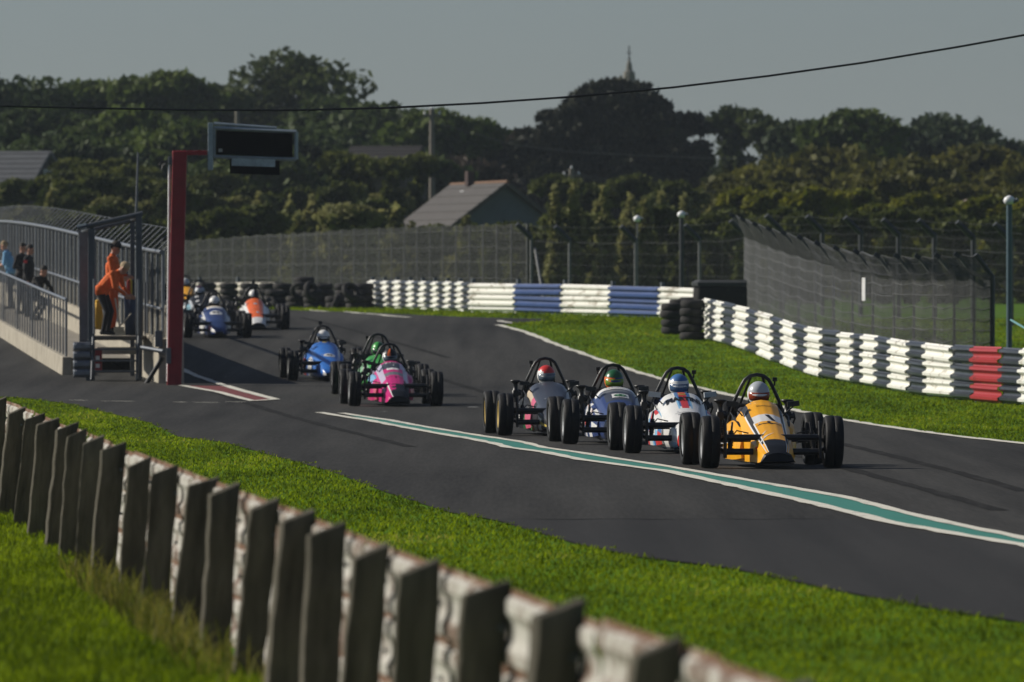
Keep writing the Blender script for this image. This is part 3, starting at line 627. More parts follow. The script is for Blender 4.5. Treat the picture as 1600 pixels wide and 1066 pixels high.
lb = MB().box(tuple((G(325, 192) + G(333, 266)) / 2), (.095, .12, WZ(192, GD) - WZ(266, GD))).build('hanger', M_FRAME, gt, bev=.006)
TL, TR, BL, BR = G(334, 200, .02), G(463, 206, .02), G(334, 245, .02), G(463, 249, .02)
for nm, p, q in (('board_frame', TL, TR), ('board_frame', BL, BR), ('board_frame', TL, BL), ('board_frame', TR, BR)): MB().tube([p, q], .036, 4, sm=False).build(nm, M_FRAME, gt)
MB().tube([G(334, 193, .06), G(432, 200, .06)], .03, 4, sm=False).build('board_frame', M_FRAME, gt)
M_BOARD = mat('light_board_black', (.004, .004, .0045), .9, var=.2, spec=.1)
MB().add([G(338, 204, .0), G(457, 208.5, .0), G(457, 246, .0), G(338, 241.5, .0), G(338, 204, .12), G(457, 208.5, .12), G(457, 246, .12), G(338, 241.5, .12)], [(3, 2, 1, 0), (4, 5, 6, 7), (0, 1, 5, 4), (1, 2, 6, 5), (2, 3, 7, 6), (3, 0, 4, 7)]).build('light_board', M_BOARD, gt)
MB().add([G(359, 246, .05), G(437, 250, .05), G(437, 274, .05), G(359, 271, .05), G(359, 246, .13), G(437, 250, .13), G(437, 274, .13), G(359, 271, .13)], [(3, 2, 1, 0), (4, 5, 6, 7), (0, 1, 5, 4), (1, 2, 6, 5), (2, 3, 7, 6), (3, 0, 4, 7)]).build('light_board', M_BOARD, gt)
MB().add([G(362, 246, .0), G(430, 248, .0), G(430, 261, .0), G(362, 259, .0), G(362, 246, .04), G(430, 248, .04), G(430, 261, .04), G(362, 259, .04)], [(3, 2, 1, 0), (4, 5, 6, 7), (0, 1, 5, 4), (1, 2, 6, 5), (2, 3, 7, 6), (3, 0, 4, 7)]).build('cover_plate', mat('cover_plate', (.30, .36, .40), .45, metal=.2, var=.35, scale=6), gt)
MB().box(tuple(G(344.5, 235, -.01)), (.075, .02, .065)).build('sticker', mat('sticker_grey', (.32, .32, .30), .6), gt)
MB().tube([G(336, 250), G(345, 257), G(356, 250), G(362, 248)], .008, 4).build('cable', M_BLACK, gt)
# overhead cable crossing the whole view
cb_px = [(-700, 120), (-350, 150), (0, 166), (150, 169.5), (300, 172), (450, 172.5), (600, 169), (750, 161.5), (900, 151), (1050, 137), (1200, 119), (1350, 98), (1500, 73), (1600, 55), (1800, 18), (2100, -45)]
cable = MB().tube([(WX(x, 118), 118, WZ(y, 118)) for x, y in cb_px], .0165, 6).build('overhead_cable', M_BLACK); tag(cable, 'black overhead cable sagging across the sky from edge to edge', 'cable')
# ------------------------------------------------------------------ people: one continuous body grown from limbs
def capsule(mb, a, b, ra, rb, n=10):
    a, b = Vector(a), Vector(b); t = b - a; ln = t.length
    t = t.normalized() if ln > 1e-6 else Vector((0, 0, 1)); P = []; rr = []
    for k in (0, .35, .7): s = math.sin(k * math.pi / 2 + .05); P.append(a - t * ra * math.cos(k * math.pi / 2)); rr.append(max(ra * s, ra * .08))
    P.append(a); rr.append(ra)
    if ln > 1e-6: P.append(b); rr.append(rb)
    for k in (.7, .35, 0): s = math.sin(k * math.pi / 2 + .05); P.append(b + t * rb * math.cos(k * math.pi / 2)); rr.append(max(rb * s, rb * .08))
    mb.tube(P, rr, n)
def body_mesh(name, caps, mats, voxel):
    mb = MB()
    for c in caps: capsule(mb, c[0], c[1], c[2], c[3])
    me = mb.mesh(name + '_raw', mats[0]); o = bpy.data.objects.new(name + '_raw', me); COL.objects.link(o)
    md = o.modifiers.new('r', 'REMESH'); md.mode = 'VOXEL'; md.voxel_size = voxel; md.use_smooth_shade = True
    s = o.modifiers.new('s', 'SMOOTH'); s.iterations = 2; s.factor = .4
    dg = bpy.context.evaluated_depsgraph_get(); out = bpy.data.meshes.new_from_object(o.evaluated_get(dg)); out.name = name
    bpy.data.objects.remove(o); bpy.data.meshes.remove(me)
    out.materials.clear()
    for m in mats: out.materials.append(m)
    n = len(out.polygons); C = np.zeros(n * 3); out.polygons.foreach_get('center', C); C = C.reshape(-1, 3)
    best = np.full(n, 1e9); idx = np.zeros(n, np.int32)
    for c in caps:
        a, b = np.array(c[0], float), np.array(c[1], float); d = b - a; q = d @ d
        t = np.clip(((C - a) @ d) / q, 0, 1) if q > 1e-9 else np.zeros(n)
        dist = np.linalg.norm(C - (a + t[:, None] * d), axis=1) - (c[2] + (c[3] - c[2]) * t)
        w = dist < best; best[w] = dist[w]; idx[w] = c[4]
    out.polygons.foreach_set('material_index', idx); out.update(); return out
def hand(caps, wrist, fwd, side, mi=2, curl=.6):
    w, f, s = Vector(wrist), Vector(fwd).normalized(), Vector(side).normalized(); s = (s - f * s.dot(f)).normalized(); up = f.cross(s)
    pc = w + f * .075; caps.append((w, pc, .026, .036, mi))
    for k, (o, ln) in enumerate(((-.033, .062), (-.011, .074), (.011, .070), (.033, .054))):
        a = w + f * .085 + s * o; m = a + f * ln * .55 - up * ln * .25 * curl; e = m + f * ln * .35 - up * ln * .5 * curl
        caps.append((a, m, .0105, .0095, mi)); caps.append((m, e, .0095, .008, mi))
    a = w + f * .03 - s * .03; m = a + f * .035 - s * .03 - up * .01; caps.append((a, m, .012, .011, mi)); caps.append((m, m + f * .03 - up * .012, .011, .009, mi))
M_SKIN = mat('skin', (.42, .22, .15), .55, var=.12)
def person(label, loc, rz, J, top, legs, hair, shoes=(.02, .02, .02), cap=None, extra=None, group=None):
    """J: joint positions for a figure facing -Y. Materials: 0 top, 1 legs, 2 skin, 3 hair, 4 shoes, 5 accent."""
    c = []; V3 = Vector
    for s in 'lr':
        sg = -1 if s == 'l' else 1
        h, k, a = V3(J['hip_' + s]), V3(J['knee_' + s]), V3(J['ankle_' + s])
        c += [(h, k, .088, .062, 1), (k, a, .062, .045, 1), (a + V3((0, .03, -.035)), a + V3((0, -.15, -.05)), .042, .034, 4)]
        sh, el, wr = V3(J['sh_' + s]), V3(J['el_' + s]), V3(J['wr_' + s]); sk = 2 if extra and extra.get('short') else 0
        c += [(sh, el, .062, .047, 0), (el, wr, .043, .032, sk)]
        hand(c, wr, wr - el, (V3((0, -1, 0)) if abs((wr - el).normalized().y) < .7 else V3((0, 0, 1))))
    p, ch, nk, hd = V3(J['pelvis']), V3(J['chest']), V3(J['neck']), V3(J['head'])
    c += [(V3(J['hip_l']) + V3((0, 0, .05)), V3(J['hip_r']) + V3((0, 0, .05)), .125 if cap or extra is None else .105, .125 if cap or extra is None else .105, 0), (p + V3((-.045, 0, 0)), ch + V3((-.06, 0, 0)), .115, .13, 0), (p + V3((.045, 0, 0)), ch + V3((.06, 0, 0)), .115, .13, 0),
          (V3(J['sh_l']), V3(J['sh_r']), .068, .068, 0), (ch, nk, .10, .062, 0), (nk, hd, .052, .055, 2)]
    ax = (hd - nk).normalized(); fw = V3(J.get('face', (0, -1, 0))); fw = (fw - ax * fw.dot(ax)).normalized(); rt = fw.cross(ax)
    c += [(hd + ax * .025, hd + ax * .03, .088, .088, 2), (hd - ax * .05 + fw * .03, hd - ax * .055 + fw * .035, .058, .058, 2),
          (hd + ax * .01 + fw * .088, hd - ax * .025 + fw * .10, .012, .017, 2), (hd - ax * .055 + fw * .083 - rt * .02, hd - ax * .055 + fw * .083 + rt * .02, .008, .008, 5),
          (hd + ax * .02 + fw * .08 - rt * .032, hd + ax * .02 + fw * .08 - rt * .033, .012, .012, 3), (hd + ax * .02 + fw * .08 + rt * .032, hd + ax * .02 + fw * .08 + rt * .033, .012, .012, 3)]
    for s in (-1, 1): c.append((hd + rt * s * .088, hd + rt * s * .092 + ax * .03, .014, .018, 2))
    c += [(hd + ax * .055 - fw * .02, hd + ax * .05 - fw * .03, .096, .09, 3)]
    mats = [mat('cloth%.3f%.3f%.3f' % q, q, .85, var=.15, scale=9, bump=.3) for q in (top, legs)] + [M_SKIN] + [mat('hair%.3f%.3f%.3f' % q, q, .8) for q in (hair, shoes)] + [mat('lip', (.30, .11, .09), .6)]
    o = ob('person', body_mesh('person', c, mats, .0115), None, loc, (0, 0, rz)); tag(o, label, 'person', group)
    if cap:
        mb = MB(); ct = hd + ax * .06; q = ax.to_track_quat('Z', 'Y').to_matrix()
        mb.lathe([(-.01, .105), (.03, .107), (.07, .09), (.10, .05), (.108, .0)], 'Z', 16); mb.v = [tuple(q @ V3(v) + ct) for v in mb.v]
        pk = [ct + fw * d + rt * w + ax * z for d, w, z in ((.08, -.07, .0), (.08, .07, .0), (.18, .05, -.015), (.19, 0, -.01), (.18, -.05, -.015))]
        mb.add(pk + [v + ax * .008 for v in pk], [(0, 1, 2, 3, 4), (9, 8, 7, 6, 5), (0, 5, 6, 1), (1, 6, 7, 2), (2, 7, 8, 3), (3, 8, 9, 4), (4, 9, 5, 0)])
        mb.build('cap', mat('cap%.3f' % cap[0], cap, .8), o)
    return o
def stand(**kw):
    J = dict(pelvis=(0, .0, .97), chest=(0, -.0, 1.28), neck=(0, 0, 1.50), head=(0, -.03, 1.635), hip_l=(-.10, 0, .92), hip_r=(.10, 0, .92), knee_l=(-.11, -.02, .50), knee_r=(.11, -.02, .50), ankle_l=(-.12, .02, .09), ankle_r=(.12, .02, .09),
             sh_l=(-.185, 0, 1.43), sh_r=(.185, 0, 1.43), el_l=(-.25, .02, 1.15), el_r=(.25, .02, 1.15), wr_l=(-.23, -.10, .92), wr_r=(.23, -.10, .92))
    J.update(kw); return J
ORG = (.62, .115, .018)
# upright marshal, facing right
person('upright marshal in orange overalls and dark cap looking right', tuple(Vector((WX(176, 167.2), 167.2, PZ + FLOOR + .06))), R(78), stand(el_l=(-.25, -.05, 1.17), wr_l=(-.16, -.25, 1.08), el_r=(.26, -.06, 1.17), wr_r=(.14, -.26, 1.1), head=(0, -.05, 1.63)), ORG, (.45, .08, .015), (.03, .02, .015), cap=(.03, .025, .022))
# stooping marshal, bent forward to the right
person('stooping marshal in orange jacket and black trousers bending over', tuple(Vector((WX(166, 165.9), 165.9, PZ + FLOOR))), R(72), stand(pelvis=(0, .10, .88), chest=(0, -.12, 1.10), neck=(0, -.26, 1.23), head=(0, -.36, 1.30), face=(0, -.8, -.6), hip_l=(-.10, .09, .83), hip_r=(.10, .09, .83), knee_l=(-.11, -.06, .47), knee_r=(.11, -.06, .47),
       sh_l=(-.19, -.20, 1.20), sh_r=(.19, -.20, 1.20), el_l=(-.24, -.26, .94), el_r=(.24, -.26, .94), wr_l=(-.14, -.44, .80), wr_r=(.14, -.44, .80)), ORG, (.015, .015, .017), (.40, .30, .18))
# spectators between the walls
def spec(px, D, **k): return (WX(px, D), D, zg(D) + .30)
person('spectator in light blue shirt leaning at the railing, far left', spec(17, 219), R(-100), stand(chest=(0, -.07, 1.28), neck=(0, -.12, 1.49), head=(0, -.17, 1.62), sh_l=(-.185, -.1, 1.43), sh_r=(.185, -.1, 1.43), el_l=(-.28, -.12, 1.16), wr_l=(-.1, -.3, 1.12), el_r=(.28, -.12, 1.16), wr_r=(.1, -.3, 1.12)), (.16, .36, .56), (.02, .022, .03), (.30, .22, .12), extra={'short': 1})
person('spectator in black with bent arms right beside the blue shirt', spec(34, 212), R(60), stand(el_l=(-.27, .05, 1.17), wr_l=(-.12, -.18, 1.12), el_r=(.27, .05, 1.17), wr_r=(.12, -.18, 1.12)), (.018, .017, .018), (.02, .02, .022), (.02, .018, .015))
o = person('spectator in black with a red sleeve badge', spec(45, 208), R(75), stand(wr_r=(.27, -.05, .90), wr_l=(-.27, -.05, .90)), (.016, .016, .018), (.018, .018, .02), (.025, .02, .018))
MB().box((-.262, 0, 1.36), (.012, .09, .07)).build('sleeve_badge', mat('badge_red', (.6, .05, .05), .7), o)
person('spectator in black crouching beside the railing', spec(56, 204), R(60), stand(pelvis=(0, .1, .62), chest=(0, -.05, .88), neck=(0, -.16, 1.06), head=(0, -.22, 1.18), hip_l=(-.1, .1, .58), hip_r=(.1, .1, .58), knee_l=(-.12, -.25, .48), knee_r=(.12, -.25, .48), sh_l=(-.19, -.12, 1.0), sh_r=(.19, -.12, 1.0), el_l=(-.24, -.28, .78), el_r=(.24, -.28, .78), wr_l=(-.12, -.42, .66), wr_r=(.12, -.42, .66)), (.015, .015, .016), (.017, .017, .018), (.02, .018, .016))

# ------------------------------------------------------------------ single-seat racing cars
def paint(name, c, rough=.32, **k): return mat('paint_' + name, c, rough, var=.06, scale=3, spec=.4, coat=.15, **k)
PA = {'yel': paint('amber', (.86, .40, .008)), 'dark': mat('paint_charcoal', (.010, .012, .016), .45, var=.1, spec=.22), 'white': paint('white', (.72, .72, .70)), 'red': paint('red', (.55, .035, .03)), 'lblue': paint('light_blue', (.22, .47, .70)), 'dblue': paint('mid_blue', (.05, .15, .36)),
      'navy': paint('navy', (.022, .045, .15)), 'slate': paint('slate', (.050, .058, .075)), 'cream': paint('cream', (.55, .44, .30)), 'rose': paint('rose', (.60, .10, .18)), 'pink': paint('magenta', (.56, .014, .17)), 'lav': paint('lavender', (.45, .40, .52)), 'grey': paint('grey', (.16, .17, .18)), 'mgrn': paint('green', (.05, .32, .06)), 'pgrn': paint('pale_green', (.25, .48, .28)),
      'blue': paint('bright_blue', (.035, .17, .56)), 'orange': paint('orange', (.78, .14, .02)), 'silver': paint('silver', (.42, .45, .48)), 'black': M_BLACK, 'gold': paint('gold', (.55, .42, .10)), 'deep': paint('deep_blue', (.018, .04, .13)), 'steel': M_STEEL, 'bgrn': paint('bottle_green', (.015, .10, .035)), 'brown': paint('amber_flag', (.60, .20, .02)), 'plum': paint('plum', (.06, .015, .04)), 'aqua': paint('aqua', (.22, .40, .48))}
PK = list(PA); PM = [PA[k] for k in PK]; PI = {k: i for i, k in enumerate(PK)}
def tyre_prof(w, r): h = w / 2; return [(-h * .92, r * .70), (-h * 1.03, r * .83), (-h * .98, r * .94), (-h * .84, r * .985), (-h * .42, r), (-h * .03, r * 1.004), (-h * .02, r * .982), (h * .02, r * .982), (h * .03, r * 1.004), (h * .42, r), (h * .84, r * .985), (h * .98, r * .94), (h * 1.03, r * .83), (h * .92, r * .70)]
TYF = MB().lathe(tyre_prof(.20, .292), 'X', 40).mesh('tyre_front', M_RUB); TYR = MB().lathe(tyre_prof(.215, .298), 'X', 40).mesh('tyre_rear', M_RUB)
def rim_mesh():
    mb = MB(); mb.lathe([(-.085, .195), (-.08, .205), (-.05, .185), (.05, .185), (.08, .205), (.088, .197), (.06, .178), (.035, .12), (.055, .07), (.06, .0)], 'X', 24)
    mb.lathe([(-.05, .185), (-.03, .06), (-.03, 0)], 'X', 24)
    for k in range(8): a = k * math.pi / 4; mb.box((.048, .145 * math.cos(a), .145 * math.sin(a)), (.012, .03, .03), M=Matrix.Rotation(a, 3, 'X'))
    return mb.mesh('rim', M_RIM)
M_RIM = mat('wheel_silver', (.30, .31, .32), .4, metal=.7, var=.15, scale=12)
M_RIMG = mat('wheel_gold', (.42, .30, .10), .4, metal=.6)
RIM = rim_mesh()
MECH = {}
def mech():
    t = lambda P, r, n=8: MB().tube(P, r, n)
    MECH['beam_hi'] = t([(-.53, 0, .345), (.53, 0, .345)], .034).mesh('axle_beam', M_BLACK); MECH['beam_lo'] = t([(-.53, 0, .185), (.53, 0, .185)], .036).mesh('axle_beam', M_BLACK)
    mb = MB()
    mb.box((0, 0, 0), (.028, .13, .30)); mb.tube([(0, -.02, .085), (.0, .02, .26)], .020, 6); mb.tube([(0, .03, .07), (.07, .13, .03)], .022, 6); mb.tube([(0, .03, -.08), (.07, .13, -.04)], .022, 6); mb.box((.075, .12, 0), (.045, .06, .20)); mb.lathe([(.08, .09), (.12, .09), (.12, 0)], 'X', 14, (0, .12, 0))
    MECH['upright'] = mb.mesh('upright', M_BLACK)
    mb = MB(); mb.tube([(0, 0, 0), (0, .03, .20)], .026, 8); mb.tube([(0, .03, .2), (0, .045, .30)], .012, 6)
    for k in range(6): mb.lathe([(-.006, .034), (.006, .034)], 'Z', 8, (0, .004 * k, .04 + k * .026))
    MECH['damper'] = mb.mesh('damper', M_BLACK)
    mb = MB(); mb.box((0, 2.02, .30), (.34, .46, .30)); mb.box((0, 2.30, .26), (.22, .34, .24)); mb.lathe([(-.06, .17), (.07, .17), (.07, .0)], 'Y', 20, (0, 1.80, .46)); mb.box((0, 1.9, .50), (.40, .16, .18))
    for s in (-1, 1):
        for k in range(4): mb.box((s * .28, 1.93, .22 + k * .035), (.26, .34, .014))
        mb.box((s * .40, 1.93, .29), (.05, .32, .14))
    MECH['engine'] = mb.mesh('engine', mat('engine_metal', (.035, .035, .037), .5, metal=.3, var=.5, scale=14))
    mb = MB(); mb.box((0, 0, -.10), (.075, .10, .09)); mb.tube([(0, 0, -.22), (0, 0, -.14)], .026, 8); mb.tube([(.06, .02, -.20), (.085, 0, -.13), (.07, 0, -.06)], .012, 6)
    mb.lathe([(-.14, .045), (-.06, .05), (-.05, .034), (.03, .032), (.055, .05), (.065, .072), (.085, .074), (.088, .066), (.06, .05), (.03, .026), (-.05, .02)], 'Z', 16)
    mb.lathe([(-.02, .03), (.02, .03), (.02, 0)], 'X', 10, (.05, -.03, -.10)); mb.lathe([(-.02, .03), (.02, .03), (.02, 0)], 'X', 10, (-.05, -.03, -.13))
    MECH['intake'] = mb.mesh('intake', M_BLACK); MECH['intake_silver'] = None
    mb = MB(); mb.tube([(-.70, 2.12, .295), (-.12, 2.15, .30)], .032, 8); mb.tube([(.12, 2.15, .30), (.70, 2.12, .295)], .032, 8)
    for s in (-1, 1): mb.tube([(s * .56, 2.05, .27), (s * .22, 1.45, .22)], .020, 6); mb.tube([(s * .48, 2.2, .30), (s * .33, 2.18, .60)], .030, 8); mb.tube([(s * .60, 2.12, .42), (s * .60, 2.12, .18)], .035, 6); mb.tube([(s * .33, 2.18, .60), (0, 2.15, .50)], .018, 6)
    MECH['rear_axle'] = mb.mesh('rear_axle', M_BLACK)
    mb = MB()
    for s in (-1, 1): mb.tube([(s * .2, 2.1, .18), (s * .30, 2.45, .17), (s * .14, 2.75, .24)], .024, 8)
    MECH['exhaust'] = mb.mesh('exhaust', mat('exhaust', (.2, .19, .18), .4, metal=.8))
    h = [(-.325, 1.66, .38), (-.305, 1.65, .55), (-.25, 1.63, .74), (-.175, 1.61, .90), (-.135, 1.60, .97), (-.078, 1.60, 1.013), (0, 1.60, 1.028)]; h += [(-x, y, z) for x, y, z in h[:-1][::-1]]
    mb = MB().tube(h, .021, 8); mb.tube([(-.07, 1.61, 1.0), (-.19, 2.02, .58)], .016, 6); mb.tube([(.07, 1.61, 1.0), (.19, 2.02, .58)], .016, 6); mb.tube([(-.29, 1.64, .68), (.29, 1.64, .68)], .015, 6)
    for s in (-1, 1): mb.add([(s * .335, 1.64, .46), (s * .315, 1.63, .62), (s * .27, 1.62, .74), (s * .20, 1.66, .62), (s * .22, 1.66, .46)] + [(s * .335, 1.66, .46), (s * .315, 1.65, .62), (s * .27, 1.64, .74), (s * .20, 1.68, .62), (s * .22, 1.68, .46)], [(0, 1, 2, 3, 4), (9, 8, 7, 6, 5)])
    MECH['hoop'] = mb.mesh('roll_hoop', M_BLACK)
    h2 = [(x * 1.0, y, z if z < .9 else .9 + (z - .9) * 1.15) for x, y, z in h]
    mb = MB(); mb.tube([(-.26, 1.63, .62), (-.27, 1.1, .62)], .014, 6)
    MECH['tray'] = MB().box((0, .9, .052), (.44, 2.3, .014)).mesh('floor_tray', M_BLACK)
    mb = MB(); mb.lathe([(-.012, .115), (0, .127), (.012, .115), (0, .103)], 'Y', 20, close=True); mb.box((0, 0, 0), (.20, .012, .03)); mb.box((0, 0, -.05), (.03, .012, .1)); MECH['steering'] = mb.mesh('steering_wheel', M_BLACK)
    mb = MB(); mb.box((0, .0, .02), (.135, .05, .058)); MECH['mirror'] = mb.mesh('mirror', M_BLACK)
    MECH['stalk'] = None
    mb = MB(); mb.box((0, 0, .02), (.05, .035, .045)); mb.lathe([(-.025, .017), (-.018, .017), (-.018, 0)], 'Y', 10, (0, 0, .02)); mb.tube([(0, 0, 0), (0, .02, -.05)], .010, 6); MECH['camera'] = mb.mesh('action_camera', M_BLACK)
    mb = MB(); mb.box((0, 1.66, .40), (.50, .03, .60)); mb.box((0, 1.60, .70), (.20, .06, .16)); MECH['bulkhead'] = mb.mesh('bulkhead', M_BLACK)
    mb = MB(); mb.tube([(-.50, .10, .30), (-.20, .16, .30)], .011, 6); mb.tube([(.50, .10, .30), (.20, .16, .30)], .011, 6); MECH['tie_rod'] = mb.mesh('tie_rod', M_BLACK)
mech()
NOSE_A = [(-.56, .085, .182, .168, .085, .15, .135, .185), (-.50, .075, .215, .205, .10, .17, .16, .20), (-.40, .07, .265, .255, .112, .20, .185, .21), (0., .07, .395, .366, .132, .27, .22, .215), (.40, .065, .512, .474, .150, .35, .25, .235), (.75, .065, .618, .572, .165, .43, .272, .25), (1.0, .065, .712, .660, .172, .49, .288, .26), (1.16, .065, .748, .690, .175, .52, .295, .262)]
NOSE_B = [(-.50, .11, .165, .155, .06, .14, .09, .08), (-.46, .09, .22, .205, .085, .16, .135, .12), (-.36, .08, .275, .255, .115, .18, .175, .165), (0., .07, .40, .37, .15, .25, .225, .205), (.40, .065, .515, .475, .17, .34, .255, .225), (.75, .065, .615, .57, .182, .42, .275, .24), (1.0, .065, .695, .655, .188, .48, .288, .25), (1.16, .065, .73, .69, .19, .51, .295, .255)]
def nose(sections, liv, rounded):
    S = np.array(sections); yy = np.linspace(S[0, 0], S[-1, 0], 44)
    P = np.stack([np.interp(yy, S[:, 0], S[:, k]) for k in range(8)], 1)
    if rounded:
        Q = P.copy()
        for _ in range(3): Q[1:-1] = (Q[:-2] + 2 * Q[1:-1] + Q[2:]) / 4
        P = Q; P[:, 0] = yy
    SUB = 4; rings = []; info = []
    for y, zb, zt, ze, wt, zs, ws, wb_ in P:
        half = [(0, zb), (wb_, zb), (ws, zs), ((ws * .45 + wt * .55) * (1.06 if rounded else 1.0), zs * .42 + ze * .58 + (.012 if rounded else 0)), (wt, ze), (wt * .5, ze + (zt - ze) * .78), (0, zt)]
        pts = []
        for k in range(6):
            for q in range(SUB):
                t = q / SUB; a, b = half[k], half[k + 1]
                if rounded:
                    p0 = half[k - 1] if k else (-half[1][0], half[1][1]); p3 = half[k + 2] if k < 5 else (-half[5][0], half[5][1])
                    pts.append(tuple(.5 * (2 * a[i] + (b[i] - p0[i]) * t + (2 * p0[i] - 5 * a[i] + 4 * b[i] - p3[i]) * t * t + (3 * a[i] - p0[i] - 3 * b[i] + p3[i]) * t ** 3) for i in (0, 1)))
                else: pts.append((a[0] + (b[0] - a[0]) * t, a[1] + (b[1] - a[1]) * t))
        pts.append(half[6]); ring = pts + [(-x, z) for x, z in pts[1:-1][::-1]]
        rings.append([(x, y, z) for x, z in ring])
    n = len(rings[0]); hn = 6 * SUB
    def fm(i, j):
        y = (yy[i] + yy[i + 1]) / 2; sd = 1 if j < hn else -1; u = (j + .5) / SUB if j < hn else (n - j - .5) / SUB
        p = [rings[i][j], rings[i][(j + 1) % n], rings[i + 1][j], rings[i + 1][(j + 1) % n]]; x = sum(q[0] for q in p) / 4; z = sum(q[2] for q in p) / 4
        return PI[liv(y, u, sd, x, z)]
    mb = MB(); mb.loft(rings, fm=fm, sm=rounded)
    return mb
def soften(o, ang):
    for p in o.data.polygons: p.use_smooth = True
    o.data.set_sharp_from_angle(angle=R(ang))
def tub(c_side, c_rim):
    mb = MB(); rings = []
    for y, hw, ht in ((.95, .29, .50), (1.16, .295, .525), (1.35, .30, .54), (1.55, .31, .56), (1.70, .31, .58)):
        o = [(0, .065), (.262, .065), (hw, .40), (hw - .03, ht)]; i = [(hw - .055, ht), (hw - .04, .40), (.235, .09), (0, .09)]
        h = o + i; ring = h + [(-x, z) for x, z in h[::-1] if x > 0]
        rings.append([(x, y, z) for x, z in ring])
    n = len(rings[0]); mb.loft(rings, fm=lambda i, j: PI[c_rim] if j in (2, 3, n - 4, n - 3) else PI[c_side])
    return mb
def pod(s, liv):
    mb = MB(); secs = ((.62, .235, .30, .10, .34), (.74, .235, .35, .085, .43), (.95, .25, .375, .08, .50), (1.1, .25, .38, .08, .515), (1.3, .25, .38, .08, .515), (1.5, .25, .385, .08, .50), (1.68, .25, .375, .085, .46)); rings = []
    yy = np.linspace(.62, 1.68, 13); S = np.array(secs); P = [[np.interp(y, S[:, 0], S[:, k]) for k in range(5)] for y in yy]
    for y, xi, xo, zb, zt in P: rings.append([(s * x, y, z) for x, z in ((xi, zb), (xo - .02, zb), (xo, zb + .1), (xo, zb + (zt - zb) * .35), (xo - .003, zb + (zt - zb) * .55), (xo - .012, zb + (zt - zb) * .75), (xo - .03, zt - .03), (xo - .07, zt), (xi, zt + .005))])
    def fm(i, j): return PI[liv((yy[i] + yy[i + 1]) / 2, j / 8., s)]
    mb.loft(rings, fm=fm); return mb
def text_mesh(txt, size, bold=.0):
    cu = bpy.data.curves.new('t', 'FONT'); cu.body = txt; cu.size = size; cu.align_x = 'CENTER'; cu.align_y = 'CENTER'; cu.offset = bold; cu.resolution_u = 2
    o = bpy.data.objects.new('t', cu); COL.objects.link(o); dg = bpy.context.evaluated_depsgraph_get(); me = bpy.data.meshes.new_from_object(o.evaluated_get(dg)); bpy.data.objects.remove(o); return me
def decal(root, name, bvh, key, cx, cy, txt=None, size=.1, ell=None, poly=None, off=.004, xs=1., ys=1., bold=0., rot=0.):
    """Lettering or a flat patch laid onto the bodywork: each point dropped onto the panel below it."""
    mb = MB()
    if txt: me = text_mesh(txt, size, bold); vs = [(v.co.x * xs, v.co.y * ys) for v in me.vertices]; fs = [tuple(p.vertices) for p in me.polygons]
    elif ell:
        vs = [(0, 0)]; fs = []
        for r in (.33, .66, 1.): vs += [(ell[0] * r * math.cos(k * math.pi / 12), ell[1] * r * math.sin(k * math.pi / 12)) for k in range(24)]
        for k in range(24): fs.append((0, 1 + k, 1 + (k + 1) % 24))
        for q in range(2):
            for k in range(24): a = 1 + q * 24; fs.append((a + k, a + 24 + k, a + 24 + (k + 1) % 24, a + (k + 1) % 24))
    else:
        (x0, y0), (x1, y1), (x2, y2), (x3, y3) = poly; vs = []; fs = []; n = 6
        for i in range(n + 1):
            for j in range(n + 1):
                a, b = i / n, j / n; vs.append(((x0 * (1 - a) + x1 * a) * (1 - b) + (x3 * (1 - a) + x2 * a) * b, (y0 * (1 - a) + y1 * a) * (1 - b) + (y3 * (1 - a) + y2 * a) * b))
        for i in range(n):
            for j in range(n): k = i * (n + 1) + j; fs.append((k, k + n + 1, k + n + 2, k + 1))
    c, s = math.cos(rot), math.sin(rot); out = []
    for x, y in vs:
        X, Y = cx + x * c - y * s, cy + x * s + y * c; h = bvh.ray_cast(Vector((X, Y, 2)), Vector((0, 0, -1)))[0]; out.append((X, Y, (h.z if h else .3) + off))
    mb.add(out, fs); return mb.build(name, PA[key], root)
# driver: one body mesh shared by all, suit colour per driver
V3 = Vector; dc = []
for s in (-1, 1):
    dc += [(V3((s * .09, 1.50, .20)), V3((s * .12, 1.02, .36)), .085, .062, 0), (V3((s * .12, 1.02, .36)), V3((s * .09, .55, .20)), .06, .045, 0), (V3((s * .09, .55, .20)), V3((s * .09, .47, .28)), .042, .034, 2),
           (V3((s * .17, 1.50, .60)), V3((s * .215, 1.30, .44)), .062, .046, 0), (V3((s * .215, 1.30, .44)), V3((s * .115, 1.13, .53)), .043, .034, 0)]
    hand(dc, (s * .115, 1.13, .53), (-s * .25, -.8, .2), (0, .3, 1), 2, 1.2)
dc += [(V3((-.05, 1.52, .22)), V3((-.06, 1.52, .54)), .115, .13, 0), (V3((.05, 1.52, .22)), V3((.06, 1.52, .54)), .115, .13, 0), (V3((-.17, 1.50, .60)), V3((.17, 1.50, .60)), .068, .068, 0), (V3((0, 1.51, .58)), V3((0, 1.47, .70)), .075, .06, 1), (V3((0, 1.47, .70)), V3((0, 1.44, .81)), .06, .085, 1)]
M_SUIT = mat('race_suit', (.03, .03, .04), .85); M_BALA = mat('balaclava', (.05, .05, .05), .9); M_GLOVE = mat('glove', (.03, .03, .03), .8)
DRIVER = body_mesh('driver', dc, [M_SUIT, M_BALA, M_GLOVE], .014)
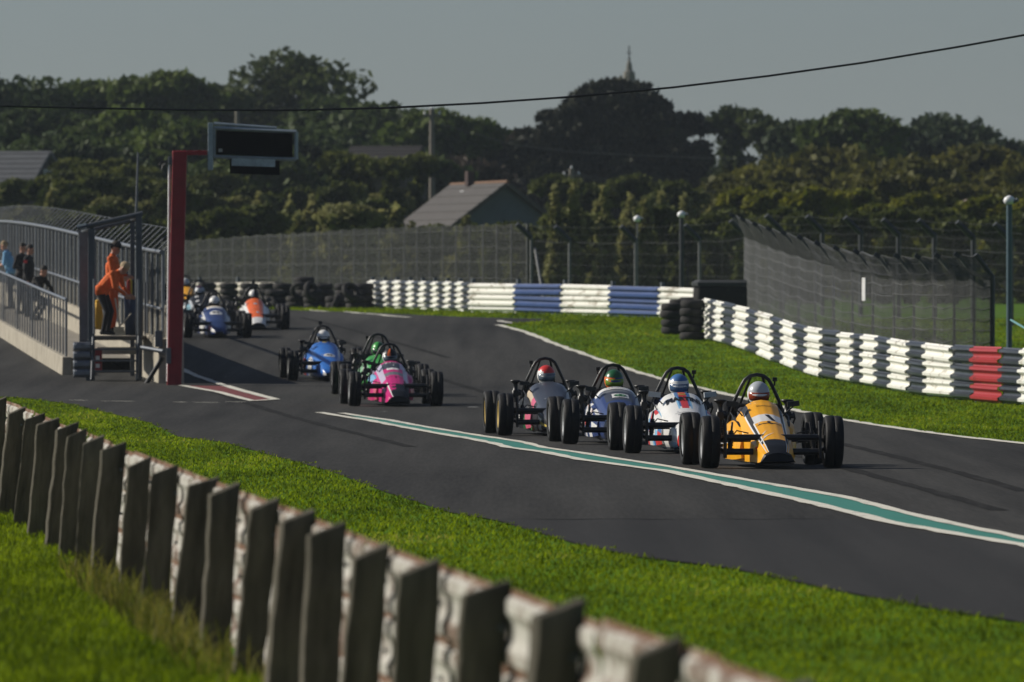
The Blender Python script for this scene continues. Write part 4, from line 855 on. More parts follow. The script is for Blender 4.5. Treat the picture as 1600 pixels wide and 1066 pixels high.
def helmet(root, liv, vis, hc=(0, 1.43, .825)):
    """Full-face shell; liv(elevation, azimuth from the nose) gives the paint."""
    nu, nv = 28, 18; mb = MB(); V = []; F = []; Mi = []
    def pt(a, e, k=1.):
        x, y, z = math.sin(a) * math.cos(e), -math.cos(a) * math.cos(e), math.sin(e); fr = max(0, -y)
        zz = z * (.143 if z > 0 else .135 + .02 * fr); yy_ = y * (.150 + (.022 * fr if z < .1 else 0)); sc = 1 if e > -.9 else .9
        return (x * .128 * k * sc, yy_ * k * sc, zz * k)
    for j in range(nv + 1):
        e = -1.15 + (math.pi / 2 + 1.15) * j / nv
        for i in range(nu): V.append(pt(2 * math.pi * i / nu, e))
    o = len(mb.v); mb.v += V
    for j in range(nv):
        for i in range(nu):
            e = -1.15 + (math.pi / 2 + 1.15) * (j + .5) / nv; a = (2 * math.pi * (i + .5) / nu + math.pi) % (2 * math.pi) - math.pi
            mb.f.append((j * nu + i, j * nu + (i + 1) % nu, (j + 1) * nu + (i + 1) % nu, (j + 1) * nu + i)); mb.m.append(PI[liv(e, a)]); mb.s.append(True)
    h = mb.build('helmet', PM, root, loc=hc, rot=(.13, 0, 0))
    mv = MB(); n = 14; v = []; 
    for e, k in ((-.42, 1.0), (-.40, 1.035), (-.1, 1.04), (.20, 1.035), (.23, 1.0)):
        for i in range(n + 1): v.append(pt(-1.15 + 2.3 * i / n, e, k))
    mv.add(v, [(j * (n + 1) + i, j * (n + 1) + i + 1, (j + 1) * (n + 1) + i + 1, (j + 1) * (n + 1) + i) for j in range(4) for i in range(n)], 0, True)
    mv.build('visor', vis, h)
    MB().box((0, -.165, -.085), (.07, .012, .018)).build('vent', M_BLACK, h)
    return h
def glass(name, c=(.008, .008, .009), rough=.2, metal=.0): return mat('visor_' + name, c, rough, var=.1, spec=.35, metal=metal)
def car(label, dlabel, D, X, head, body, liv, podl, side, hl, vis, rim=M_RIM, cam=0, beamw=1., suit=(.03, .03, .04), hoop_s=1., silver=False, pods=True, steer=0., lean=0.):
    s = math.radians(head); sl = math.atan((zg(D + 2.1) - zg(D)) / 2.1)
    rot = (sl, 0, s); loc = (X, D, zg(D) + .013)
    t = thing('racing_car', label, 'racing car', loc, rot, 'single-seat racing cars on the track')
    nb = nose(NOSE_A if body == 'A' else NOSE_B, liv, body != 'A'); no = nb.build('nose_cone', PM, t); soften(no, 24 if body == 'A' else 50); bvh = BVHTree.FromPolygons([Vector(v) for v in nb.v], nb.f)
    tub(*side).build('tub', PM, t)
    if pods:
        for sd in (-1, 1): pod(sd, podl).build('side_pod', PM, t)
    for nm, k in (('axle_beam', 'beam_hi'), ('axle_beam', 'beam_lo'), ('engine', 'engine'), ('rear_axle', 'rear_axle'), ('exhaust', 'exhaust'), ('floor_tray', 'tray'), ('bulkhead', 'bulkhead'), ('tie_rod', 'tie_rod')): ob(nm, MECH[k], t)
    ob('roll_hoop', MECH['hoop'], t, scale=(1, 1, hoop_s))
    ob('steering_wheel', MECH['steering'], t, (0, 1.06, .56), (-.5, 0, 0))
    for sd in (-1, 1):
        ob('upright', MECH['upright'], t, (sd * .53, -.0, .265), (0, 0, 0 if sd > 0 else math.pi), scale=(1, sd, 1))
        ob('damper', MECH['damper'], t, (sd * .47, .06, .22), (-.1, -sd * .12, 0))
        i = ob('intake', MECH['intake'], t, (sd * .385, 1.93, .655)); 
        mr = ob('mirror', MECH['mirror'], t, (sd * .345, .98, .685), (0, sd * -.1, sd * .12))
        if silver: mr.data = SILVM
        MB().tube([(-sd * .0, .0, -.01), (-sd * .09, .01, -.07), (-sd * .13, .02, -.11)], .009, 6).build('stalk', M_BLACK, mr)
        for yy_, me, tr, wd in ((0.0, TYF, .69, 0), (2.12, TYR, .70, 1)):
            w = ob('wheel', RIM, t, (sd * tr, yy_ + (.12 if not wd else 0), .292 if not wd else .298), (0, sd * (.018 if not wd else -.02), (0 if sd > 0 else math.pi) + (R(steer) if not wd else 0)))
            if rim is not M_RIM:
                w.material_slots[0].link = 'OBJECT'; w.material_slots[0].material = rim
            ob('tyre', me, w)
    if cam: ob('action_camera', MECH['camera'], t, (cam * .20, 1.57, .955 * hoop_s)); 
    p = thing('person', dlabel, 'person', loc, rot, 'drivers seated in the racing cars')
    bd = ob('body', DRIVER, p)
    bd.material_slots[0].link = 'OBJECT'; bd.material_slots[0].material = mat('suit%.2f%.2f%.2f' % suit, suit, .85, var=.15, scale=8, bump=.2)
    helmet(p, hl, vis, hc=(lean, 1.43, .812))
    return t, bvh
SILVM = MB().box((0, .0, .02), (.15, .055, .062)).mesh('mirror_silver', PA['silver'])
# --- 1 leading amber car
def l1(y, u, s, x, z):
    if u < 1: return 'dark'
    if y < -.50: return 'dark'
    if u > 4:
        if y < -.22: return 'dark'
        if .42 < y < .66: return 'white'
        return 'yel'
    if u > 3.75 and y < .5: return 'white'
    if u > 3.25: return 'dark' if y > -.3 else 'yel'
    if u > 3.05: return 'white' if y < .95 else 'dark'
    return 'yel'
def p1(y, v, s): return 'dark' if v > .85 and .8 < y < 1.3 else 'yel'
t, b = car('leading amber-yellow racing car with charcoal nose and white number band', 'driver in silver helmet with orange-red visor in the leading amber car', 95.0, 2.90, 4.6, 'A', l1, p1, ('yel', 'dark'), lambda e, a: 'silver' if e > .35 else ('white' if e < .2 else 'silver'), glass('amber', (.26, .035, .008)), cam=1, steer=-1)
decal(t, 'number', b, 'dark', .035, .54, '\\', .26, ys=.95, bold=.014)
decal(t, 'script', b, 'dark', 0., .93, 'Sheane', .055, xs=1.1)
decal(t, 'latch', b, 'black', 0, .36, ell=(.022, .03), off=.012)
decal(t, 'seam', b, 'black', 0, .355, poly=((-.125, -.006), (.125, -.006), (.125, .006), (-.125, .006)))
for k, (x, y, r_) in enumerate(((-.10, .02, 1.0), (-.05, -.06, .7), (-.115, -.14, .9))): decal(t, 'slash', b, 'white', x, y, poly=((-.07, -.012), (.09, .0), (.09, .004), (-.07, .012)), rot=r_)
MB().box((-.383, 1.12, .33), (.012, .10, .14)).build('race_number_plate', PA['white'], t); MB().box((-.392, 1.12, .33), (.006, .03, .10)).build('number', PA['dark'], t)
MB().box((-.381, .80, .20), (.012, .12, .05)).build('sponsor_patch', PA['white'], t)
for k in range(9): MB().box((-.198 - .003 * k % .01, -.20 - .02 * (k % 3), .20 + .018 * (k // 3) + .006 * (k % 2)), (.012, .013, .011)).build('red_script', PA['red'], t)
# --- 2 white car with racing stripes
def l2(y, u, s, x, z):
    if u < 1: return 'dblue'
    if u > 4 and y > .52:
        a = abs(x)
        if a < .042: return 'red'
        if a < .055: return 'white'
        if a < .070: return 'dblue'
        if a < .082: return 'lblue'
        if a < .093: return 'dblue'
        return 'white'
    if y < -.30 and 1 <= u < 2.4: return 'red'
    if u < 1.4 and y < .2: return 'lblue'
    return 'white'
def p2(y, v, s):
    q = (y * 3.2 + v * 2.0) % 2.2
    return 'lblue' if v > .75 else ('red' if q < .7 else 'dblue' if q < .95 else 'lblue' if q < 1.2 else 'white')
t, b = car('white racing car with red and blue centre stripes and black lettering', 'driver in blue-topped helmet in the white striped car', 104.0, 2.17, 4.4, 'B', l2, p2, ('white', 'white'), lambda e, a: 'dblue' if e > .55 else ('white' if abs(a) > .5 or e > .25 else 'silver'), glass('steel', (.05, .10, .20)), cam=1, silver=True, suit=(.04, .08, .25))
decal(t, 'lettering', b, 'dark', 0, .86, 'MARTINI', .098, xs=1.1, ys=1.9, bold=.006, off=.006)
decal(t, 'crest', b, 'gold', 0, 1.06, ell=(.05, .05), off=.005); decal(t, 'crest', b, 'red', 0, 1.06, ell=(.035, .02), off=.008)
decal(t, 'scuff', b, 'grey', -.09, .28, poly=((-.03, -.01), (.03, .0), (.03, .01), (-.03, .01)))
# --- 3 dark blue car
def l3(y, u, s, x, z):
    if u < 1: return 'dark'
    if y > 1.04 and u > 2.6: return 'white'
    if .92 < y <= 1.0 and u > 3.2: return 'grey'
    if u > 4: return 'slate' if y > .58 else 'navy'
    return 'navy'
def p3(y, v, s):
    if v > .8: return 'navy'
    return 'white' if (int(y * 5) + int(v * 4)) % 2 == 0 else 'navy'
t, b = car('dark blue racing car with white plate and green oval badge', 'driver in green and orange helmet in the dark blue car', 110.3, 1.45, 4.6, 'B', l3, p3, ('navy', 'navy'), lambda e, a: 'bgrn' if e > .38 else ('orange' if a < -.55 else ('orange' if e > .25 and a < 0 else 'navy')), glass('lime', (.16, .26, .03)), hoop_s=.985, cam=-1)
decal(t, 'plate', b, 'white', 0.02, .76, poly=((-.11, -.075), (.11, -.075), (.11, .075), (-.11, .075))); decal(t, 'badge', b, 'bgrn', .02, .76, ell=(.085, .05), off=.007); decal(t, 'badge', b, 'pgrn', .02, .76, ell=(.055, .028), off=.010); decal(t, 'badge', b, 'bgrn', .02, .76, ell=(.022, .022), off=.013)
decal(t, 'band_script', b, 'dark', 0, 1.10, 'RACING', .045, xs=1.3, off=.005)
for (y, z, c, w) in ((.86, .43, 'orange', .05), (1.0, .42, 'white', .09)): MB().box((-.376, y, z), (.014, w, .14)).build('sponsor_patch', PA[c], t)
# --- 4 black car
def l4(y, u, s, x, z):
    if u < 1: return 'dark'
    if s < 0 and 2.0 < u < 2.9 and y > .35: return 'cream' if y > .75 else ('rose' if y > .5 else 'dark')
    if s < 0 and 1.4 < u < 1.8 and y < .1: return 'gold'
    if u < 2 and -.1 < y < .12: return 'white'
    if u > 4 and y > .5: return 'slate'
    return 'slate' if u > 2.6 else 'dark'
def p4(y, v, s): return 'dark' if v > .5 else ('rose' if y < .8 else 'bgrn' if y < .95 else 'dark')
t, b = car('black and slate racing car with cream and rose flank stripe, leftmost of the leading four', 'driver in red-topped white helmet in the black car', 117.0, .60, 5.0, 'B', l4, p4, ('dark', 'dark'), lambda e, a: 'red' if e > .55 else ('white' if a < -.35 or abs(a) > 1.6 else ('red' if e > .3 else 'grey')), glass('smoke', (.10, .13, .17), .2), rim=M_RIMG, cam=-1, hoop_s=1.02)
MB().box((-.30, .15, .10), (.02, .12, .06)).build('amber_patch', PA['brown'], t); MB().box((-.30, .28, .10), (.02, .10, .06)).build('green_patch', PA['mgrn'], t)
# --- 5 magenta car
def l5(y, u, s, x, z):
    if u < 1: return 'dark'
    if u > 4:
        if y > 1.08: return 'pink'
        if .82 < y <= 1.08: return 'slate' if abs(x) < .12 or s < 0 else 'lav'
        if .70 < y <= .82: return 'white' if abs(x) < .10 else 'pink'
        if .42 < y <= .58: return 'grey'
        if y < -.05 and (x > -.05 + .10 * math.sin(y * 40) * .5 or y < -.35): return 'dark'
        return 'pink'
    if s > 0 and y < .25: return 'dark'
    if 3.6 < u < 4 and s < 0 and y < .1: return 'white'
    if u > 2.4 and y > .3: return 'lav'
    return 'pink'
def p5(y, v, s): return 'lblue' if v > .6 and y > .8 and s < 0 else ('pink' if (int(y * 7) % 2) else 'rose')
t, b = car('magenta and black racing car with lavender flanks', 'driver in black helmet with orange stripe in the magenta car', 143.5, -1.95, 5.0, 'A', l5, p5, ('lav', 'lav'), lambda e, a: 'orange' if -.35 < a < -.02 and e > .2 else ('brown' if -.02 < a < .08 and e > .2 else ('white' if a < -1.0 and e < .5 else 'dark')), glass('grey', (.10, .13, .16), .2))
decal(t, 'lettering', b, 'white', -.02, 1.01, 'BTC', .085, xs=1.2, off=.006); decal(t, 'number', b, 'white', .02, .90, '8', .075, off=.006)
decal(t, 'mark', b, 'dark', .02, .30, poly=((-.008, -.05), (.008, -.05), (.008, .05), (-.008, .05)))
# --- 6 green car
def l6(y, u, s, x, z): return 'dark' if u < 1 else ('pgrn' if 2 < u < 3 else 'mgrn')
t, b = car('green racing car half hidden behind the magenta one', 'driver in green helmet behind the magenta car', 152.0, -2.27, 5.2, 'B', l6, lambda y, v, s: 'mgrn' if v < .6 else 'pgrn', ('mgrn', 'pgrn'), lambda e, a: 'mgrn' if a < -.2 else 'bgrn', glass('dark', (.02, .03, .03)), cam=-1, hoop_s=1.06)
# --- 7 bright blue car
def l7(y, u, s, x, z):
    if u < 1: return 'dark'
    if y < -.44 and s < 0 and u < 2.4: return 'white'
    if y > 1.10 and abs(x) < .05: return 'gold'
    if s > 0 and u < 3.0 and y > .5: return 'silver'
    return 'blue'
t, b = car('bright blue racing car with white number oval', 'driver in white helmet with black visor in the bright blue car', 165.0, -3.54, 5.6, 'B', l7, lambda y, v, s: 'white' if y < .8 and s < 0 else ('red' if s < 0 and v < .6 and y > 1.0 else 'blue'), ('blue', 'blue'), lambda e, a: 'white', glass('black', (.012, .012, .014)), cam=0, suit=(.03, .06, .2))
decal(t, 'number_oval', b, 'white', .03, .30, ell=(.115, .095)); decal(t, 'number', b, 'dark', .03, .30, '45', .11, xs=1.2, bold=.004, off=.008); decal(t, 'badge', b, 'white', .03, -.30, ell=(.045, .035))
ob('action_camera', MECH['camera'], t, (-.05, 1.57, 1.06), scale=(1.4, 1.4, 1.4))
# --- 8 navy car at the back
def l8(y, u, s, x, z):
    if u < 1: return 'dark'
    if s < 0 and 1.8 < u < 2.8 and y < -.05: return 'white' if y < -.25 else 'rose'
    if y > .98 and u > 4: return 'white' if y < 1.1 else 'cream'
    if 1.5 < u < 2.6 and y > .55: return 'white'
    return 'deep' if u > 4 and y < .1 else 'navy'
t, b = car('navy racing car with white number oval behind the red gantry post', 'driver in plain white helmet in the navy car', 199.0, -6.86, 6.0, 'B', l8, lambda y, v, s: 'white' if y < .9 else 'navy', ('navy', 'navy'), lambda e, a: 'white' if e > -.2 else 'dark', glass('black'), hoop_s=1.03, lean=.02)
decal(t, 'number_oval', b, 'white', 0, .62, ell=(.15, .14)); decal(t, 'number', b, 'dark', 0, .62, '93', .15, xs=1.2, bold=.006, off=.008)
# --- 9 orange and white car
def l9(y, u, s, x, z):
    if u < 1: return 'dark'
    return 'orange' if (u > 3.3 and y > -.25) else 'white'
t, b = car('orange and white wedge-nosed racing car at the back', 'driver in white and dark helmet in the orange car', 207.5, -6.20, 5.0, 'A', l9, lambda y, v, s: 'white', ('white', 'white'), lambda e, a: 'white' if a < .1 and e > -.1 else 'dark', glass('black'))
decal(t, 'badge', b, 'silver', 0, .75, ell=(.05, .05)); decal(t, 'badge', b, 'silver', .02, .1, ell=(.035, .06))
ob('action_camera', MECH['camera'], t, (.0, 1.60, 1.09), scale=(1.3, 1.3, 2.2))
# --- 10 black and silver car
t, b = car('black and silver racing car beside the navy one', 'driver in silver helmet beside the navy car', 213.5, -7.72, 6.0, 'B', lambda y, u, s, x, z: 'black' if u < 1 else ('silver' if s < 0 and u < 3 and y > .5 else 'dark'), lambda y, v, s: 'aqua' if y < 1.0 and s < 0 else 'dark', ('dark', 'dark'), lambda e, a: 'plum' if e > .8 else 'silver', glass('black'), hoop_s=1.06)
for k in range(3): decal(t, 'white_patch', b, 'white', -.10, 1.0 - k * .32, poly=((-.05, -.05), (.04, -.05), (.04, .05), (-.05, .05)))
# --- 11 yellow car at the very back
t, b = car('yellow racing car at the very back, partly behind the red post', 'driver in silver helmet in the rearmost yellow car', 230.0, -8.72, 6.0, 'B', lambda y, u, s, x, z: 'dark' if u < 1 else ('silver' if y < -.1 else 'yel'), lambda y, v, s: 'dark', ('yel', 'dark'), lambda e, a: 'silver' if a > -.2 else 'white', glass('black'), cam=-1)

# seams, fasteners and small sponsor patches on the bodywork
for o in [q for q in COL.objects if q.name.startswith('racing_car')]:
    no = next(c for c in o.children if c.name.startswith('nose_cone')); bv = BVHTree.FromPolygons([v.co for v in no.data.vertices], [tuple(p.vertices) for p in no.data.polygons]); rn = random.Random(o['label'])
    decal(o, 'seam', bv, 'black', 0, .345, poly=((-.15, -.004), (.15, -.004), (.15, .004), (-.15, .004)), off=.003)
    for sx_ in (-1, 1):
        decal(o, 'fastener', bv, 'silver', sx_ * .11, .39, ell=(.009, .014), off=.004); decal(o, 'fastener', bv, 'silver', sx_ * .13, 1.10, ell=(.009, .014), off=.004)
        MB().tube([(sx_ * .30, 1.05, .50), (sx_ * .315, 1.2, .56), (sx_ * .31, 1.5, .60)], .008, 5).build('cockpit_trim', M_BLACK, o)
        for k in range(2): MB().box((sx_ * (.386 if k else .384), .98 + k * .30 + rn.uniform(-.03, .03), .20 + rn.uniform(0, .16)), (.008, rn.uniform(.09, .16), rn.uniform(.04, .07))).build('sponsor_patch', PA[rn.choice(['white', 'red', 'silver', 'gold', 'lblue'])], o)
    MB().tube([(-.27, -.02, .39), (-.40, .0, .42), (-.50, .02, .30)], .008, 5).build('brake_hose', M_BLACK, o); MB().tube([(.27, -.02, .39), (.40, .0, .42), (.50, .02, .30)], .008, 5).build('brake_hose', M_BLACK, o)
    for sx_ in (-1, 1): MB().lathe([(-.02, .04), (.0, .045), (.02, .03), (.02, 0)], 'Y', 10, (sx_ * .30, 1.86, .42)).build('breather', PA['silver'], o)
# ------------------------------------------------------------------ trees, hedges, houses
M_BARK = mat('bark', (.06, .05, .04), .95, var=.4, scale=4, bump=.5)
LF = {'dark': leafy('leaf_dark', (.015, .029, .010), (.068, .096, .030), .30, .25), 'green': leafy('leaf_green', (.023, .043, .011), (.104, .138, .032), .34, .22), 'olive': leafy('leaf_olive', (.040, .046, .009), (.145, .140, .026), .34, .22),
      'airy': leafy('leaf_airy', (.019, .031, .012), (.085, .108, .034), .32, .3), 'cedar': leafy('leaf_cedar', (.008, .012, .009), (.034, .037, .020), .12, .2), 'rust': leafy('leaf_rust', (.020, .018, .013), (.060, .045, .032), .2, .3), 'willow': leafy('leaf_willow', (.055, .066, .018), (.28, .27, .10), .40, .5),
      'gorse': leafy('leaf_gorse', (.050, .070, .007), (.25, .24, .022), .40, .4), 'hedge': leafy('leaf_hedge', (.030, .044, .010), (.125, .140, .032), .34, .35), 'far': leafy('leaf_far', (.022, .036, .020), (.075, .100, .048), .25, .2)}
def leaf_cloud(lobes, n, size, rg, droop=0., gap=.0):
    """n leaf-spray faces in the shells of ellipsoid lobes; 'tone' makes sprays differ."""
    vol = np.array([l[3] * l[4] * l[5] for l in lobes]) ** .67; pick = rg.choice(len(lobes), n, p=vol / vol.sum()); Lb = np.array(lobes)[pick]
    d = rg.normal(size=(n, 3)); d /= np.linalg.norm(d, axis=1)[:, None]; r = rg.random(n) ** .30
    # clumps: direction-dependent swelling breaks the outline
    r *= 1 + .16 * np.sin(d[:, 0] * 7 + pick) * np.sin(d[:, 2] * 6 + pick * 1.7) + .10 * np.sin(d[:, 1] * 11 + pick)
    C = Lb[:, :3] + d * r[:, None] * Lb[:, 3:6]
    a = rg.normal(size=(n, 3)) + d * .5; a[:, 2] -= droop; a /= np.linalg.norm(a, axis=1)[:, None]; b = np.cross(a, rg.normal(size=(n, 3))); b /= np.linalg.norm(b, axis=1)[:, None]
    s = size * rg.uniform(.55, 1.35, n)[:, None]
    V = np.stack([C - a * s * .6, C + b * s * .34, C + a * s * .6, C - b * s * .34], 1)
    V[:, 1] += a * s * .1
    F = np.arange(4 * n).reshape(n, 4)
    tone = np.clip(.5 + .28 * rg.normal(size=n) * .6 + .35 * np.sin(pick * 2.399), 0, 1)
    return V.reshape(-1, 3), F, np.repeat(tone, 4)
def limb_mesh(h, r, lobes, rg, k=7):
    mb = MB(); P = [(0, 0, -.3)]; q = np.array([0., 0.])
    for i in range(1, 6): q = q + rg.normal(size=2) * r * .25; P.append((q[0], q[1], h * i / 6))
    mb.tube(P, [r * 1.25] + [r * (1 - .13 * i) for i in range(1, 6)], 8)
    for l in lobes[:k]:
        a = Vector(P[rg.integers(2, 6)]); b = Vector(l[:3]); m = a.lerp(b, .5) + Vector((0, 0, -.08 * (b - a).length)); mb.tube([a, m, b], [r * .42, r * .28, r * .1], 5)
    return mb.mesh('trunk', M_BARK)
def tree(px, ytop, wpx, D, kind, label, n=4200, size=.55, base=.12, nl=15, group=None, shape='round', seed=0, cat='tree', name=None):
    rg = np.random.default_rng(seed + int(px * 7 + D)); x = WX(px, D); z0 = zg(D) - .1; H = WZ(ytop, D) - z0; W = wpx * D / FPX; lobes = []
    zb = H * base
    if shape == 'cedar':
        for q, xl, xr, hh in ((127, 918, 1008, 10), (143, 893, 1030, 12), (160, 878, 1038, 13), (176, 852, 1060, 13), (190, 850, 1012, 13), (196, 1066, 1102, 9), (182, 1040, 1088, 10), (206, 812, 1060, 14), (224, 795, 1100, 14), (243, 778, 1108, 15), (262, 772, 1098, 15), (282, 768, 1096, 16), (304, 765, 1094, 16), (326, 765, 1090, 16), (350, 770, 1085, 16), (375, 780, 1075, 16)):
            n_ = max(2, int((xr - xl) / 26))
            for c in range(n_):
                u = xl + (xr - xl) * (c + .5 + rg.uniform(-.25, .25)) / n_; lobes.append((WX(u, D) - x, rg.uniform(-1, 1) * (xr - xl) * .28 * D / FPX, WZ(q + rg.uniform(-4, 6), D) - z0 - .2, 25 * D / FPX * rg.uniform(.8, 1.15), 24 * D / FPX, hh * D / FPX * rg.uniform(.8, 1.2)))
    elif shape == 'spike':
        for k in range(nl):
            f = (k + .5) / nl; wr = W * .5 * (1 - f) ** .6; lobes.append((rg.normal() * wr * .35, rg.normal() * wr * .35, zb + (H * .97 - zb) * f, wr * .6 + .08, wr * .6 + .08, (H - zb) / nl * 1.3))
    else:
        for k in range(nl):
            f = (k + .5) / nl; a = rg.uniform(0, 6.28); env = math.sqrt(max(.05, 1 - f ** 2.4)) if shape == 'round' else (1 - f * .75)
            q = rg.uniform(.2, .85) * env * W / 2; rr = W * rg.uniform(.13, .22) * (.75 + .25 * env); z = zb + (H - zb) * (f * .86 + .06)
            lobes.append((q * np.cos(a), q * np.sin(a), min(z, H - rr * .72), rr, rr, rr * rg.uniform(.65, .9)))
        # the top lobe reaches the height seen
        lobes.append((rg.normal() * W * .05, 0, H - W * .11, W * .25, W * .22, W * .11))
        for q in (-1, 1): lobes.append((q * W * rg.uniform(.16, .26), rg.normal() * W * .1, H - W * rg.uniform(.17, .26), W * .25, W * .24, W * .13))
    t = thing(name or ('shrub' if cat == 'shrub' else 'tree'), label, cat, (x, D, z0), group=group)
    V, F, tn = leaf_cloud(lobes, n, size, rg, .3 if kind == 'willow' else 0)
    ob('crown', fast_mesh('crown', V, F, LF[kind], tn), t)
    ob('trunk' if cat == 'tree' else 'stem', limb_mesh(H * .75, max(.03, W * .028), lobes, rg, 8), t)
    return t
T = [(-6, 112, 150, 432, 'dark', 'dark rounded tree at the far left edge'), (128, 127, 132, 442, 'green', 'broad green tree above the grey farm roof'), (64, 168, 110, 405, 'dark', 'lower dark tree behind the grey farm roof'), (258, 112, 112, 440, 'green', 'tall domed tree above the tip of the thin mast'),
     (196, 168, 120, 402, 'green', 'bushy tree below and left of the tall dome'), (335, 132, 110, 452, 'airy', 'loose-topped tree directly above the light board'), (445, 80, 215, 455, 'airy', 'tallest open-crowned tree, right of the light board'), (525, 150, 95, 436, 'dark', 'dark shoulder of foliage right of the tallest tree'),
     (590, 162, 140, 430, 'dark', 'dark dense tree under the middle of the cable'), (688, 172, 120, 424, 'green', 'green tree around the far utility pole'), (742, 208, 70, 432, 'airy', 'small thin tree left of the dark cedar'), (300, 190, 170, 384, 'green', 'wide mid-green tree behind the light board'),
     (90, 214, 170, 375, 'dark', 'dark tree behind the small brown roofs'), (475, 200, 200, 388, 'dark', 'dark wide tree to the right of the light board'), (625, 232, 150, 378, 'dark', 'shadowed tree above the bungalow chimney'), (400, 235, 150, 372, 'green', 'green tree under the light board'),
     (795, 205, 95, 438, 'rust', 'reddish bare-twigged tree at the left of the cedar'), (720, 248, 120, 392, 'rust', 'brownish tree behind the bungalow ridge'),
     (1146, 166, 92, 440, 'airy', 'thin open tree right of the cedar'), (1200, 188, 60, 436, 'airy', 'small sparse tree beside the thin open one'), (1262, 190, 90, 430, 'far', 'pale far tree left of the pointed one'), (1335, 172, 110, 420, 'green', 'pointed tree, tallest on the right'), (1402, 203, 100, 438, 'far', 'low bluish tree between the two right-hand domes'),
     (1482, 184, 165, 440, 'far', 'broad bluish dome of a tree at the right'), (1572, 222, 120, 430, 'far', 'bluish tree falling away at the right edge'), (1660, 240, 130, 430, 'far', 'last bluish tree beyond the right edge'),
     (1190, 262, 130, 385, 'olive', 'olive tree right of the sky gap'), (1290, 236, 170, 388, 'olive', 'olive tree below the pointed tree'), (1420, 250, 190, 384, 'olive', 'wide olive tree under the bluish dome'), (1535, 228, 150, 390, 'olive', 'olive tree above the right lamp post'), (1630, 250, 150, 385, 'olive', 'olive tree cut by the right edge')]
for i, (px, yt, w, D, kd, lb) in enumerate(T):
    airy = kd == 'airy'
    tree(px, yt, w * (1.35 if airy else 1.75), D, kd, lb, n=(3200 if px > 1100 else 7500) if airy else 15000, size=.40 if airy else .42, base=.16 if airy else .0, nl=20 if airy else 24, group='trees along the skyline', seed=i)
tree(950, 118, 345, 432, 'cedar', 'huge dark layered cedar in the centre of the skyline', n=23000, size=.42, base=.04, shape='cedar', group='trees along the skyline')
for i, px in enumerate(range(-20, 1690, 78)):     # dense wood closing the gaps behind
    if 1085 < px < 1160: continue
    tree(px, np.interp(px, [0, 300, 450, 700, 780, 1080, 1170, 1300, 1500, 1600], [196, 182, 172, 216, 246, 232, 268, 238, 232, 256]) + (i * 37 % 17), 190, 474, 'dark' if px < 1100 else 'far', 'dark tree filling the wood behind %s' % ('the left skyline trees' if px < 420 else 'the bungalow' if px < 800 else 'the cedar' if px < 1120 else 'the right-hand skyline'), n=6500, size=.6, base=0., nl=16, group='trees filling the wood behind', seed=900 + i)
rg = np.random.default_rng(5)
# saplings and hedge in front
k = 0
for row, (D0, step, y0, y1, kd) in enumerate(((352, 62, 268, 300, 'hedge'), (322, 47, 292, 330, 'willow'), (306, 55, 320, 350, 'hedge'))):
    px = -20 + row * 17
    while px < 1165:
        kk = kd if rg.random() > .3 else ('willow' if kd == 'hedge' else 'hedge')
        yt = rg.uniform(y0, y1); w = rg.uniform(70, 105)
        if 640 < px < 850 and yt < 340: yt = 346 + rg.uniform(0, 12)      # the bungalow shows over the hedge
        if 640 < px < 850 and row == 0: px += step; continue
        if 1095 < px < 1140: yt = max(yt, 312)
        spike = kk == 'willow' and rg.random() < .5
        place = 'behind the pit fence' if px < 250 else 'under the light board' if px < 470 else 'between light board and bungalow' if px < 690 else 'before the bungalow' if px < 840 else 'between bungalow and dark lamp post'
        rowt = ('in the rear of the hedge', 'in the middle of the hedge', 'in the front of the hedge')[row]
        lb, gp = {'willow': ('pale-leaved willow sapling %s %s' % (rowt, place), 'willow saplings %s' % place), 'hedge': ('dull green shrub %s %s' % (rowt, place), 'green shrubs %s' % place)}[kk]
        tree(px, yt, w * (.8 if spike else 1.05), D0 + rg.uniform(-5, 5), kk, lb, n=2600 if spike else 3400, size=.29, base=.02, nl=12, group=gp, shape='spike' if spike else 'cone', seed=k, cat='shrub'); px += step * rg.uniform(.75, 1.25); k += 1
for px, yt, wh in ((868, 300, 'leftmost'), (896, 288, 'tallest'), (945, 296, 'third'), (1008, 312, 'rightmost')): tree(px, yt, 46, 300, 'willow', '%s of the slim pale-leaved saplings rising before the cedar' % wh, n=1500, size=.25, base=.02, nl=10, shape='spike', group='slim saplings before the cedar', cat='shrub')
for px, yt, w, D in ((20, 284, 90, 348), (75, 276, 80, 346), (120, 262, 90, 347), (165, 268, 80, 345), (205, 258, 100, 349), (100, 285, 80, 340), (112, 250, 66, 350), (140, 254, 60, 349), (180, 250, 70, 350), (530, 238, 80, 353), (560, 244, 90, 352), (610, 248, 80, 350), (655, 243, 70, 352)):
    tree(px, yt, w, D, 'hedge', ('taller bush in front of the grey farm roof at left' if px < 140 else 'taller bush right of the grey farm roof at left' if px < 300 else 'taller bush below the dim brown roof' if px < 640 else 'taller bush left of the bungalow chimney'), n=4600, size=.30, base=0., nl=14, group='bushes screening the far roofs', shape='cone', seed=k, cat='shrub'); k += 1
px = 1150.
